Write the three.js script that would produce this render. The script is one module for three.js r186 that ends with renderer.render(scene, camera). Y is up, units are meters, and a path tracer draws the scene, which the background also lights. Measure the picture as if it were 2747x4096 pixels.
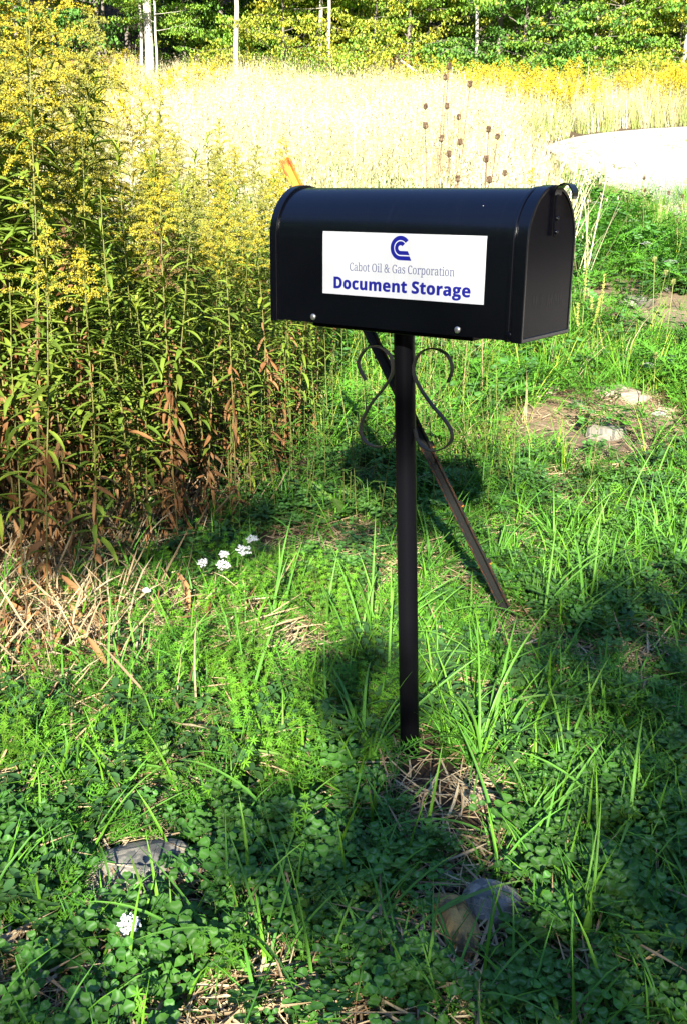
import * as THREE from 'three';
import { RoundedBoxGeometry } from 'three/addons/geometries/RoundedBoxGeometry.js';
import { TextGeometry } from 'three/addons/geometries/TextGeometry.js';
import { FontLoader } from 'three/addons/loaders/FontLoader.js';
import { mergeGeometries } from 'three/addons/utils/BufferGeometryUtils.js';

// ------------------------------------------------------------------ camera, sky, sun, exposure
const scene = new THREE.Scene();
const rad = THREE.MathUtils.degToRad;
const CAM = new THREE.Vector3(-0.158, 1.172, 1.945);
const camera = new THREE.PerspectiveCamera(54.19, 686 / 1024, 0.05, 600);
camera.position.copy(CAM);
camera.rotation.order = 'YXZ';
camera.rotation.set(rad(-17.37), 0, 0.0083);

const SUN_ELEV = rad(25), SUN_AZ = rad(-4);                       // low sun behind the photographer, a little to the left
const SUN = new THREE.Vector3(Math.sin(SUN_AZ) * Math.cos(SUN_ELEV), Math.sin(SUN_ELEV), Math.cos(SUN_AZ) * Math.cos(SUN_ELEV));
{ // clear afternoon sky: deeper blue overhead, paler toward the horizon, a soft glow round the sun
  const w = 256, h = 128, d = new Float32Array(w * h * 4), zen = [0.029, 0.073, 0.22], hor = [0.095, 0.13, 0.175], v = new THREE.Vector3();
  for (let j = 0; j < h; j++) for (let i = 0; i < w; i++) {
    const el = ((j + 0.5) / h - 0.5) * Math.PI, az = ((i + 0.5) / w - 0.5) * 2 * Math.PI; v.set(Math.cos(el) * Math.cos(az), Math.sin(el), Math.cos(el) * Math.sin(az));
    const t = Math.sqrt(Math.max(0, Math.sin(el))), g = 0.12 * Math.exp(-Math.acos(Math.min(1, v.dot(SUN))) / 0.3);
    for (let q = 0; q < 3; q++) d[(j * w + i) * 4 + q] = hor[q] + (zen[q] - hor[q]) * t + g * [1, 0.95, 0.85][q]; d[(j * w + i) * 4 + 3] = 1;
  }
  const t = new THREE.DataTexture(d, w, h, THREE.RGBAFormat, THREE.FloatType); t.mapping = THREE.EquirectangularReflectionMapping; t.magFilter = t.minFilter = THREE.LinearFilter; t.needsUpdate = true;
  scene.background = t; scene.environment = t;
}
const sun = new THREE.DirectionalLight(new THREE.Color(1, 0.94, 0.84), 4.8);
sun.name = 'sun';
sun.position.copy(SUN).multiplyScalar(60); sun.target.position.set(0, 0, -8);
sun.position.add(sun.target.position);
sun.castShadow = true; sun.shadow.mapSize.set(4096, 4096);
Object.assign(sun.shadow.camera, { left: -40, right: 40, top: 40, bottom: -40, near: 1, far: 200 });
scene.add(sun, sun.target);
const renderer = new THREE.WebGLRenderer({ antialias: true });
renderer.toneMapping = THREE.LinearToneMapping;
renderer.toneMappingExposure = 3.2;
renderer.shadowMap.enabled = true;

// ------------------------------------------------------------------ helpers
function rng(seed) { let a = seed >>> 0; return () => { a = (a + 0x6D2B79F5) | 0; let t = Math.imul(a ^ (a >>> 15), 1 | a); t = (t + Math.imul(t ^ (t >>> 7), 61 | t)) ^ t; return ((t ^ (t >>> 14)) >>> 0) / 4294967296; }; }
let R = rng(7);
const U = (a, b) => a + (b - a) * R();
const lerp = (a, b, t) => a + (b - a) * t;
const clamp01 = (t) => Math.max(0, Math.min(1, t));
const sstep = (a, b, x) => { const t = clamp01((x - a) / (b - a)); return t * t * (3 - 2 * t); };
const hash = (i, j) => { let h = Math.imul(i, 374761393) ^ Math.imul(j, 668265263); h = Math.imul(h ^ (h >>> 13), 1274126177); return ((h ^ (h >>> 16)) >>> 0) / 4294967296; };
function vnoise(x, y) { const i = Math.floor(x), j = Math.floor(y), f = x - i, g = y - j, u = f * f * (3 - 2 * f), v = g * g * (3 - 2 * g); return lerp(lerp(hash(i, j), hash(i + 1, j), u), lerp(hash(i, j + 1), hash(i + 1, j + 1), u), v); }
const fbm = (x, y) => 0.5 * vnoise(x, y) + 0.3 * vnoise(x * 2.1 + 7, y * 2.1 + 3) + 0.2 * vnoise(x * 4.3 + 1, y * 4.3 + 9);
const used = {};
const numbered = (n) => { const k = used[n] = (used[n] ?? -1) + 1; return k ? `${n}_${String(k).padStart(3, '0')}` : n; };
function tag(o, label, category, group, kind) { o.userData = { label, category }; if (group) o.userData.group = group; if (kind) o.userData.kind = kind; return o; }
function thing(name, label, category, group) { const o = new THREE.Group(); o.name = numbered(name); scene.add(o); return tag(o, label, category, group); }
function copy(o, label, group) { const c = o.clone(); c.name = numbered(o.name.replace(/_\d{3}$/, '')); c.userData = { ...o.userData }; if (label) c.userData.label = label; if (group) c.userData.group = group; scene.add(c); return c; }
const side = (x, z) => { const u = (x - CAM.x) / (CAM.z - z); return u < -0.22 ? 'at far left' : u < -0.07 ? 'left of centre' : u < 0.08 ? 'at centre' : u < 0.22 ? 'right of centre' : 'at far right'; };
function part(name, geo, mat, parent, kind) { const m = new THREE.Mesh(geo, mat); m.name = name; m.castShadow = m.receiveShadow = true; if (kind) m.userData.kind = kind; parent.add(m); return m; }

class GB {                                                         // collects coloured strips and tubes for one geometry
  constructor() { this.p = []; this.c = []; this.i = []; }
  v(x, y, z, c) { this.p.push(x, y, z); this.c.push(c[0], c[1], c[2]); return this.p.length / 3 - 1; }
  tri(a, b, c) { this.i.push(a, b, c); }
  // a leaf or blade: base point, heading, rise, length, width and how it bends
  leaf(b, az, el, len, wid, o = {}) {
    const seg = o.seg ?? 4, prof = o.prof ?? LANCE, fold = o.fold ?? 0.18, col = o.col ?? [1, 1, 1], tip = o.tip ?? col, mid = o.mid;
    let [x, y, z] = b, prev = null; const ds = len / seg;
    for (let k = 0; k <= seg; k++) {
      const t = k / seg, a = az + (o.curl ?? 0) * t, e = el - (o.droop ?? 0) * t + (o.wave ? o.wave * Math.sin(t * 9) : 0), tw = (o.roll ?? 0) + (o.twist ?? 0) * t;
      const d = [Math.cos(e) * Math.cos(a), Math.sin(e), Math.cos(e) * Math.sin(a)];
      const h = [-Math.sin(a), 0, Math.cos(a)];
      const n = [d[1] * h[2] - d[2] * h[1], d[2] * h[0] - d[0] * h[2], d[0] * h[1] - d[1] * h[0]];
      const ct = Math.cos(tw), st = Math.sin(tw);
      const s = [h[0] * ct + n[0] * st, h[1] * ct + n[1] * st, h[2] * ct + n[2] * st];
      const m = [n[0] * ct - h[0] * st, n[1] * ct - h[1] * st, n[2] * ct - h[2] * st];
      if (k) { x += d[0] * ds; y += d[1] * ds; z += d[2] * ds; }
      const w = wid * 0.5 * prof(t), cc = [lerp(col[0], tip[0], t), lerp(col[1], tip[1], t), lerp(col[2], tip[2], t)], f = w * fold * 2;
      let row;
      if (k === seg || w < 1e-5) { row = [this.v(x, y, z, cc)]; }
      else row = [this.v(x + s[0] * w, y + s[1] * w, z + s[2] * w, cc), this.v(x + m[0] * f, y + m[1] * f, z + m[2] * f, mid ?? cc), this.v(x - s[0] * w, y - s[1] * w, z - s[2] * w, cc)];
      if (prev) {
        if (prev.length === 3 && row.length === 3) { for (let q = 0; q < 2; q++) { this.tri(prev[q], row[q], prev[q + 1]); this.tri(prev[q + 1], row[q], row[q + 1]); } }
        else if (prev.length === 3) { this.tri(prev[0], row[0], prev[1]); this.tri(prev[1], row[0], prev[2]); }
        else if (row.length === 3) { this.tri(prev[0], row[0], row[1]); this.tri(prev[0], row[1], row[2]); }
      }
      prev = row;
    }
    return [x, y, z];
  }
  tube(pts, r0, r1, sides = 5, c0 = [1, 1, 1], c1 = c0) {
    let prev = null; const n = pts.length;
    for (let k = 0; k < n; k++) {
      const a = pts[Math.max(0, k - 1)], b = pts[Math.min(n - 1, k + 1)];
      const d = new THREE.Vector3(b[0] - a[0], b[1] - a[1], b[2] - a[2]).normalize();
      const u = new THREE.Vector3(Math.abs(d.y) > 0.9 ? 1 : 0, Math.abs(d.y) > 0.9 ? 0 : 1, 0).cross(d).normalize(), w = d.clone().cross(u);
      const t = k / (n - 1), r = lerp(r0, r1, t), c = [lerp(c0[0], c1[0], t), lerp(c0[1], c1[1], t), lerp(c0[2], c1[2], t)], row = [];
      for (let s = 0; s < sides; s++) { const q = s / sides * Math.PI * 2, cq = Math.cos(q) * r, sq = Math.sin(q) * r; row.push(this.v(pts[k][0] + u.x * cq + w.x * sq, pts[k][1] + u.y * cq + w.y * sq, pts[k][2] + u.z * cq + w.z * sq, c)); }
      if (prev) for (let s = 0; s < sides; s++) { const e = (s + 1) % sides; this.tri(prev[s], prev[e], row[s]); this.tri(prev[e], row[e], row[s]); }
      prev = row;
    }
  }
  // a small flat scale (floret, far leaf) turned at random
  fleck(x, y, z, s, c, asp = 0.6) {
    const a = U(0, 6.283), e = U(-1.2, 1.2), d = [Math.cos(e) * Math.cos(a), Math.sin(e), Math.cos(e) * Math.sin(a)], b = U(0, 6.283);
    const h = new THREE.Vector3(Math.cos(b), U(-0.6, 0.6), Math.sin(b)).cross(new THREE.Vector3(...d)).normalize().multiplyScalar(s * asp * 0.5);
    const A = this.v(x - d[0] * s / 2, y - d[1] * s / 2, z - d[2] * s / 2, c), B = this.v(x + h.x, y + h.y, z + h.z, c), C = this.v(x + d[0] * s / 2, y + d[1] * s / 2, z + d[2] * s / 2, c), D = this.v(x - h.x, y - h.y, z - h.z, c);
    this.tri(A, B, C); this.tri(A, C, D);
  }
  geo() {
    const g = new THREE.BufferGeometry();
    g.setAttribute('position', new THREE.Float32BufferAttribute(this.p, 3)); g.setAttribute('color', new THREE.Float32BufferAttribute(this.c, 3));
    g.setIndex(this.i); g.computeVertexNormals(); return g;
  }
}
const LANCE = (t) => Math.pow(Math.sin(Math.PI * Math.pow(clamp01(t * 0.94 + 0.05), 0.7)), 0.9);
const BLADE = (t) => Math.min(1, 0.55 + t * 2.5) * Math.pow(1 - t, 0.55);
const OVAL = (t) => Math.sqrt(Math.max(0, 1 - Math.pow(2 * t - 1, 2))) * 0.98 + 0.02;
const SPOON = (t) => t < 0.3 ? lerp(0.15, 0.5, t / 0.3) : Math.sin(Math.PI * Math.pow(clamp01((t - 0.1) / 0.9), 1.3)) * 1.05;
const jit = (c, a = 0.2) => { const k = 1 + U(-a, a), q = U(-a, a) * 0.4; return [c[0] * k * (1 + q), c[1] * k, c[2] * k * (1 - q)]; };
const mixc = (a, b, t) => [lerp(a[0], b[0], t), lerp(a[1], b[1], t), lerp(a[2], b[2], t)];

function foliage(tr = 0.35, rough = 0.7, spec = 0.5) { if (!tr) return new THREE.MeshPhysicalMaterial({ color: 0xffffff, vertexColors: true, roughness: rough, specularIntensity: spec, side: THREE.DoubleSide }); return new THREE.MeshPhysicalMaterial({ color: 0xffffff, vertexColors: true, roughness: rough, transmission: tr, thickness: 0, ior: 1.4, specularIntensity: spec, side: THREE.DoubleSide }); }
const M = {
  leaf: foliage(0, 0.68, 0.35), cover: foliage(0, 0.6, 0.4), grass: foliage(0, 0.5, 0.5), dry: foliage(0, 0.9, 0.2), flower: foliage(0, 0.95, 0.1), treeLeaf: foliage(0, 0.6, 0.4),
  stem: new THREE.MeshStandardMaterial({ vertexColors: true, roughness: 0.75 }),
};
const C = {
  gold: [0.52, 0.42, 0.035], goldLeaf: [0.12, 0.20, 0.025], goldLeafHi: [0.25, 0.32, 0.035], dead: [0.16, 0.072, 0.028], deadHi: [0.36, 0.19, 0.08], stemG: [0.20, 0.22, 0.05], stemB: [0.20, 0.10, 0.05],
  clover: [0.06, 0.19, 0.026], cloverMark: [0.20, 0.34, 0.17], bed: [0.14, 0.35, 0.024], fern: [0.09, 0.27, 0.024], grass: [0.10, 0.28, 0.032], grassY: [0.30, 0.38, 0.05], straw: [0.52, 0.40, 0.20], strawHi: [0.68, 0.56, 0.33], white: [0.82, 0.83, 0.78],
};

// ------------------------------------------------------------------ terrain: level by the mailbox, then a hill that climbs to the wood
const PROFILE = [[-200, 0], [3.2, 0], [4, 0.02], [5, 0.07], [6, 0.14], [8, 0.33], [12, 0.82], [15, 1.24], [20, 1.9], [25, 2.6], [32, 3.7], [40, 5.0], [48, 6.7], [70, 13.5], [110, 27], [200, 46], [500, 80]];
function profile(d) {
  let k = 1; while (k < PROFILE.length - 2 && PROFILE[k + 1][0] < d) k++;
  const [x0, y0] = PROFILE[k], [x1, y1] = PROFILE[k + 1], pm = PROFILE[k - 1], pn = PROFILE[Math.min(k + 2, PROFILE.length - 1)];
  if (d <= x0) return y0;
  const h = x1 - x0, m0 = (y1 - pm[1]) / (x1 - pm[0]), m1 = (pn[1] - y0) / Math.max(1e-6, pn[0] - x0), t = clamp01((d - x0) / h), t2 = t * t, t3 = t2 * t;
  return (2 * t3 - 3 * t2 + 1) * y0 + (t3 - 2 * t2 + t) * h * m0 + (-2 * t3 + 3 * t2) * y1 + (t3 - t2) * h * m1;
}
function H(x, z) {
  const d = CAM.z - z;
  const near = (fbm(x * 2.3 + 40, z * 2.3 + 11) - 0.5) * 0.05 * (1 - sstep(6, 14, d));
  const far = (fbm(x * 0.25 + 3, z * 0.25 + 8) - 0.5) * 0.5 * sstep(8, 20, d) * (1 - roadMask(x, z));
  const mound = 0.06 * Math.exp(-((x - 1.3) ** 2 / 0.3 + (z + 3.5) ** 2 / 0.12));
  return profile(d) + near * (1 - Math.exp(-(x * x + z * z) / 0.02)) + far + mound + 0.012 * Math.abs(x) * sstep(12, 40, d);
}
// the gravel lane comes in from the right and bends away up the field
const LANE = new THREE.CatmullRomCurve3([[9, 14], [7.4, 2], [6.9, -7], [6.7, -13], [6.6, -18], [6.9, -20.4], [8.8, -22.3], [13, -23.4], [22, -24.6], [36, -26]].map(([x, z]) => new THREE.Vector3(x, 0, z)));
const LANE_PTS = LANE.getSpacedPoints(120);
const LANE_HALF = 2.65;
function laneDist(x, z) { let m = 1e9; for (const p of LANE_PTS) { const q = (p.x - x) ** 2 + (p.z - z) ** 2; if (q < m) m = q; } return Math.sqrt(m); }
function roadMask(x, z) { if (x < 1 || z < -34 || z > 18) return 0; return 1 - sstep(LANE_HALF, LANE_HALF + 2, laneDist(x, z)); }

function noiseTex(w, fn, srgb) { const d = new Uint8Array(w * w * 4); for (let j = 0; j < w; j++) for (let i = 0; i < w; i++) { const c = fn(i / w, j / w, i, j), k = (j * w + i) * 4; for (let q = 0; q < 3; q++) d[k + q] = Math.max(0, Math.min(255, (c.length ? c[q] : c) * 255)); d[k + 3] = 255; } const t = new THREE.DataTexture(d, w, w); t.magFilter = THREE.LinearFilter; t.minFilter = THREE.LinearMipmapLinearFilter; t.generateMipmaps = true; t.wrapS = t.wrapT = THREE.RepeatWrapping; if (srgb) t.colorSpace = THREE.SRGBColorSpace; t.needsUpdate = true; return t; }
function strawTex(size, n, seed, ground, cols) {                   // matted dead stalks, drawn as fine strokes
  const cv = document.createElement('canvas'); cv.width = cv.height = size; const c = cv.getContext('2d'), r = rng(seed);
  c.fillStyle = ground; c.fillRect(0, 0, size, size);
  for (let k = 0; k < size * 14; k++) { const g = r(); c.fillStyle = `rgba(${30 + 70 * g | 0},${24 + 50 * g | 0},${16 + 30 * g | 0},0.5)`; const s = 1 + r() * 4; c.fillRect(r() * size, r() * size, s, s); }
  for (let k = 0; k < n; k++) { c.strokeStyle = cols[Math.floor(r() * cols.length)]; c.globalAlpha = 0.35 + 0.5 * r(); c.lineWidth = 0.7 + r() * 1.8; const x = r() * size, y = r() * size, a = r() * 6.28, l = 12 + r() * 60; for (const [ox, oy] of [[0, 0], [size, 0], [-size, 0], [0, size], [0, -size]]) { c.beginPath(); c.moveTo(x + ox, y + oy); c.quadraticCurveTo(x + ox + Math.cos(a) * l * 0.5 + r() * 6, y + oy + Math.sin(a) * l * 0.5, x + ox + Math.cos(a) * l, y + oy + Math.sin(a) * l); c.stroke(); } }
  const t = new THREE.CanvasTexture(cv); t.wrapS = t.wrapT = THREE.RepeatWrapping; t.colorSpace = THREE.SRGBColorSpace; return t;
}
{
  const xs = [], ds = [];
  for (let x = -140; x <= 140;) { xs.push(x); const a = Math.abs(x); x += a < 3 ? 0.06 : a < 10 ? 0.3 : a < 30 ? 1 : 6; }
  for (let d = -90; d <= 220;) { ds.push(d); d += d < -4 ? 3 : d < 8 ? 0.06 : d < 30 ? 0.35 : d < 60 ? 0.8 : 6; }
  const p = [], uv = [], ix = [], col = [];
  for (const d of ds) for (const x of xs) {
    const z = CAM.z - d; p.push(x, H(x, z), z); uv.push(x / 0.9, z / 0.9);
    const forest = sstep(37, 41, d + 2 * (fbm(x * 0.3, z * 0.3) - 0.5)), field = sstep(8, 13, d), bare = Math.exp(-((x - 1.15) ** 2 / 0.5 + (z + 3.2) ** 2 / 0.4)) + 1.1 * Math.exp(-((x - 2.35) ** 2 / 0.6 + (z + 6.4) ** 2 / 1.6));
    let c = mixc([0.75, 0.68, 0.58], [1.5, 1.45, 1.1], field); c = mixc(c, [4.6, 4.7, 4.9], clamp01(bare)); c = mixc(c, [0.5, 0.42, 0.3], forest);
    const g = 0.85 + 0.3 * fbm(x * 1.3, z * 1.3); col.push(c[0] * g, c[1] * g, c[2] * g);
  }
  const w = xs.length; for (let j = 0; j < ds.length - 1; j++) for (let i = 0; i < w - 1; i++) { const a = j * w + i; ix.push(a, a + 1, a + w, a + 1, a + w + 1, a + w); }
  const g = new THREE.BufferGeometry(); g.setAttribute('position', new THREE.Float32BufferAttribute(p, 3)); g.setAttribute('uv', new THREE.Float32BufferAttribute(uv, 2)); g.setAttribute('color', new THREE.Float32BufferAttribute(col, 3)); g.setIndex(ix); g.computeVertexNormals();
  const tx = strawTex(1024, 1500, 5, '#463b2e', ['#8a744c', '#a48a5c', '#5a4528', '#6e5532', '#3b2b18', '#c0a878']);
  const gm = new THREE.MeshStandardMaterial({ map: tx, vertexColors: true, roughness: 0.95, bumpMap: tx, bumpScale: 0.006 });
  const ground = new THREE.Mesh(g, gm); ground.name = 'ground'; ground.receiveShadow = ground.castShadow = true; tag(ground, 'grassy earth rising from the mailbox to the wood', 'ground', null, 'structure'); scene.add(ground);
}
{ // lane surface with ragged edges
  const p = [], uv = [], ix = [], n = LANE_PTS.length, W = 14;
  for (let k = 0; k < n; k++) {
    const a = LANE_PTS[Math.max(0, k - 1)], b = LANE_PTS[Math.min(n - 1, k + 1)], t = new THREE.Vector3().subVectors(b, a).normalize(), s = new THREE.Vector3(-t.z, 0, t.x);
    for (let j = 0; j <= W; j++) { let o = (j / W * 2 - 1) * (LANE_HALF + (j === 0 || j === W ? 0.5 * (fbm(k * 0.5, j) - 0.3) : 0)); const x = LANE_PTS[k].x + s.x * o, z = LANE_PTS[k].z + s.z * o; p.push(x, H(x, z) + (j === 0 || j === W ? 0.01 : 0.07), z); uv.push(x / 2, z / 2); }
  }
  for (let k = 0; k < n - 1; k++) for (let j = 0; j < W; j++) { const a = k * (W + 1) + j; ix.push(a, a + W + 1, a + 1, a + 1, a + W + 1, a + W + 2); }
  const g = new THREE.BufferGeometry(); g.setAttribute('position', new THREE.Float32BufferAttribute(p, 3)); g.setAttribute('uv', new THREE.Float32BufferAttribute(uv, 2)); g.setIndex(ix); g.computeVertexNormals();
  const tx = noiseTex(512, (u, v, i, j) => { const q = 0.64 + 0.32 * hash(i >> 1, j >> 1) + 0.2 * (vnoise(u * 24, v * 24) - 0.5); return [q, q * 0.97, q * 0.91]; }, true);
  const lane = new THREE.Mesh(g, new THREE.MeshStandardMaterial({ map: tx, bumpMap: tx, bumpScale: 0.02, roughness: 0.95, side: THREE.DoubleSide }));
  lane.name = 'gravel_lane'; lane.receiveShadow = true; tag(lane, 'pale gravel lane bending through the field', 'lane', null, 'structure'); scene.add(lane);
}

// ------------------------------------------------------------------ trees
function limb(G, from, az, el, len, r, depth, col, tips, bend = 0.25) {
  const pts = [from]; let [x, y, z] = from, a = az, e = el; const n = 5;
  for (let k = 0; k < n; k++) { a += U(-bend, bend); e += U(-bend, bend) * 0.6 + (depth < 2 ? 0.02 : -0.02); x += Math.cos(e) * Math.cos(a) * len / n; y += Math.sin(e) * len / n; z += Math.cos(e) * Math.sin(a) * len / n; pts.push([x, y, z]); }
  G.tube(pts, r, r * 0.45, depth < 1 ? 8 : 5, col);
  tips.push(pts[n], pts[n - 1], pts[n - 2]);
  if (depth < 2) for (let k = 2; k <= n; k++) { const q = depth < 1 ? 2 : 1; for (let m = 0; m < q; m++) limb(G, pts[k], a + U(-1.6, 1.6), e * 0.5 + U(-0.35, 0.4), len * U(0.4, 0.6), r * 0.42, depth + 1, col, tips, bend); }
}
function treeGeo(o) {                                              // trunk with limbs, and a crown of small leaves gathered on sprays along them
  const T = new GB(), L = new GB(), tips = [];
  const pts = []; let lx = 0, lz = 0;
  for (let k = 0; k <= 24; k++) { const t = k / 24; pts.push([lx, t * o.h - (k ? 0 : 0.25), lz]); lx += U(-0.05, 0.05) * o.h / 24 + o.lean * o.h / 24; lz += U(-0.05, 0.05) * o.h / 24; }
  T.tube(pts, o.r, o.r * 0.3, 9, o.bark);
  for (let k = 0; k < o.limbs; k++) { const t = lerp(o.low, 0.97, Math.pow(k / (o.limbs - 1), o.pack ?? 1)), f = t * 24, i = Math.min(23, Math.floor(f)), b = pts[i].map((v, q) => lerp(v, pts[i + 1][q], f - i)); limb(T, b, k * 2.4 + U(-0.4, 0.4), U(-0.05, 0.4), o.spread * (1.1 - 0.75 * t) * U(0.75, 1.15), o.r * 0.28 * (1.1 - t * 0.6), 1, o.bark, tips); }
  for (const tip of tips) {
    const n = Math.max(2, o.leaves / tips.length), rx = o.spray * U(0.7, 1.3), c0 = jit(o.col, 0.25), yel = R() < o.yellow;
    for (let k = 0; k < n; k++) { const a = U(0, 6.283), q = Math.sqrt(R()) * rx; const x = tip[0] + Math.cos(a) * q, z = tip[2] + Math.sin(a) * q, y = tip[1] + U(-0.16, 0.14) * rx * 1.2 - q * 0.22; L.leaf([x, y, z], U(0, 6.283), U(-1.35, -0.1), o.leaf * U(0.7, 1.25), o.leaf * 0.62, { seg: 2, prof: OVALQ, fold: 0.12, col: jit(yel ? mixc(c0, [0.42, 0.36, 0.03], U(0.3, 1)) : c0, 0.22) }); }
  }
  for (let k = 0; k < T.c.length; k += 3) { const x = T.p[k], y = T.p[k + 1], z = T.p[k + 2], m = 0.7 + 0.5 * fbm(x * 9 + z * 7, y * 6) - (vnoise(y * 11, x * 30 + z * 20) > 0.8 ? 0.35 : 0); for (let q = 0; q < 3; q++) T.c[k + q] *= m; }
  return [T.geo(), L.geo()];
}
const OVALQ = (t) => (t < 0.1 ? 0.3 : t < 0.9 ? 1 : 0);
const BARK = { white: [0.62, 0.57, 0.49], grey: [0.26, 0.22, 0.18], dark: [0.13, 0.105, 0.085] };
const LEAFC = { deep: [0.12, 0.28, 0.05], mid: [0.23, 0.41, 0.05], yellow: [0.44, 0.50, 0.06], gold: [0.52, 0.46, 0.05] };
R = rng(11);
const treeProto = {
  deep: treeGeo({ h: 9, r: 0.11, low: 0.05, pack: 1.6, limbs: 30, spread: 2.6, leaves: 11000, spray: 0.5, leaf: 0.15, lean: 0.0, bark: BARK.grey, col: LEAFC.deep, yellow: 0.05 }),
  mid: treeGeo({ h: 8.5, r: 0.09, low: 0.05, pack: 1.6, limbs: 30, spread: 2.5, leaves: 11000, spray: 0.46, leaf: 0.14, lean: 0.01, bark: BARK.grey, col: LEAFC.mid, yellow: 0.06 }),
  yellow: treeGeo({ h: 8, r: 0.08, low: 0.05, pack: 1.8, limbs: 28, spread: 2.3, leaves: 9500, spray: 0.42, leaf: 0.13, lean: -0.01, bark: BARK.grey, col: LEAFC.yellow, yellow: 0.2 }),
  pole: treeGeo({ h: 13, r: 0.095, low: 0.3, limbs: 18, spread: 3.4, leaves: 9000, spray: 0.7, leaf: 0.15, lean: 0.004, bark: BARK.white, col: LEAFC.mid, yellow: 0.1 }),
  stout: treeGeo({ h: 13, r: 0.17, low: 0.3, limbs: 16, spread: 3.4, leaves: 9000, spray: 0.7, leaf: 0.15, lean: 0.004, bark: BARK.white, col: LEAFC.mid, yellow: 0.1 }),
  shadyPole: treeGeo({ h: 13, r: 0.13, low: 0.26, limbs: 20, spread: 3.8, leaves: 10000, spray: 0.75, leaf: 0.17, lean: 0.0, bark: BARK.grey, col: LEAFC.mid, yellow: 0.05 }),
  dark: treeGeo({ h: 14, r: 0.2, low: 0.12, limbs: 18, spread: 4.4, leaves: 5600, spray: 1.0, leaf: 0.24, lean: 0, bark: BARK.grey, col: LEAFC.mid, yellow: 0.05 }),
};
const treeMade = {};
function tree(kind, x, d, turn, s, label, group, name = 'tree') {
  const z = CAM.z - d, [t, l] = treeProto[kind];
  let o = treeMade[kind + name];
  if (!o) { o = thing(name, label, name === 'bush' ? 'bush' : 'tree', group); part('trunk', t, M.stem, o); part('crown', l, M.treeLeaf, o, 'stuff'); treeMade[kind + name] = o; } else { o = copy(o, label); if (group) o.userData.group = group; else delete o.userData.group; }
  o.position.set(x, H(x, z) - 0.05, z); o.rotation.y = turn; o.scale.set(s, s, s); return o;
}
const pxx = (px, d) => CAM.x + (px - 784) / 2285 * d * (d > 20 ? 0.925 : 0.965);       // sideways offset of a picture column at distance d
// pale trunks that stand out along the edge of the wood
tree('pole', pxx(532, 37.9), 37.9, 0.3, 1.0, 'pale straight trunk left of centre in front of the dark wood');
tree('pole', pxx(743, 38.2), 38.2, 2.1, 0.72, 'slim pale trunk just left of picture centre at the wood edge');
tree('pole', pxx(722, 39.4), 39.4, 1.2, 0.9, 'grey trunk behind the slim pale one at picture centre');
tree('pole', pxx(1076, 38), 38, 4.4, 0.75, 'slim pale trunk above the right end of the mailbox');
tree('pole', pxx(1545, 38.6), 38.6, 5.2, 0.85, 'pale trunk at the right end of the wood edge');
tree('stout', pxx(336, 37.5), 37.5, 3.3, 0.95, 'thick pale trunk of the forked tree at upper left');
tree('pole', pxx(318, 37.8), 37.8, 0.9, 0.62, 'leaning left stem beside the forked pale trunk');
tree('pole', pxx(353, 37.3), 37.3, 5.5, 0.5, 'thin pale sapling right of the forked pale trunk');
tree('shadyPole', pxx(225, 39), 39, 2.8, 0.8, 'grey twin trunk before the dark gap in the wood');
tree('shadyPole', pxx(238, 39.4), 39.4, 0.8, 0.72, 'right of the grey twin trunks before the dark gap in the wood');
tree('shadyPole', pxx(180, 41.5), 41.5, 4.1, 1.0, 'grey trunk deep in shade left of the dark gap');
tree('shadyPole', pxx(290, 42), 42, 1.6, 1.05, 'grey trunk deep in shade right of the dark gap');
tree('shadyPole', pxx(500, 41.5), 41.5, 2.6, 1.0, 'grey trunk in shade left of the straight pale trunk');
// leafy trees of the edge
[['deep', 120, 39.6, 0.9], ['deep', 40, 39.6, 1.0], ['mid', 415, 40.5, 0.75], ['deep', 470, 43, 1.0], ['yellow', 640, 39.2, 0.8], ['mid', 590, 41.5, 0.95], ['yellow', 690, 41, 0.95], ['mid', 790, 41.5, 1.0], ['yellow', 845, 39.2, 0.8], ['mid', 925, 40.2, 0.95], ['yellow', 970, 40.8, 0.9], ['mid', 1025, 42, 1.1], ['deep', 1125, 39.4, 0.9], ['deep', 1185, 38.8, 0.8], ['mid', 1235, 39.5, 0.85], ['deep', 1290, 40, 0.95], ['mid', 1345, 39, 0.85], ['yellow', 1400, 39.6, 0.85], ['mid', 1450, 41, 1.0], ['deep', 1490, 41.5, 1.0], ['yellow', 1530, 39.8, 0.8], ['mid', 1590, 40, 1.0], ['mid', -20, 41, 1.0], ['deep', 1660, 42, 1.0], ['deep', -120, 41, 1.0], ['mid', 540, 44, 1.1], ['deep', 740, 45.5, 1.1], ['deep', 880, 45, 1.1], ['mid', 1080, 44.5, 1.1]].forEach(([k, px, d, s], i) =>
  tree(k, pxx(px, d), d, i * 1.7, s, { deep: 'deep green leafy tree in the wood edge across the field', mid: 'fresh green leafy tree in the wood edge across the field', yellow: 'yellow green leafy tree in the wood edge across the field' }[k] + ' ' + side(pxx(px, d), CAM.z - d), `${k} green trees of the wood edge ${side(pxx(px, d), CAM.z - d)}`));
for (let r = 0; r < 3; r++) for (let i = 0; i < 11; i++) { const d = 49 + r * 6 + (i % 3) * 1.3; tree('dark', lerp(-24, 26, (i + 0.5 * (r % 2)) / 10) * (0.7 + r * 0.18), d, i * 2.3 + r, 0.9 + 0.06 * (i % 4), 'shaded tree deep in the wood behind the edge', 'shaded trees deep in the wood'); }
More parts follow.
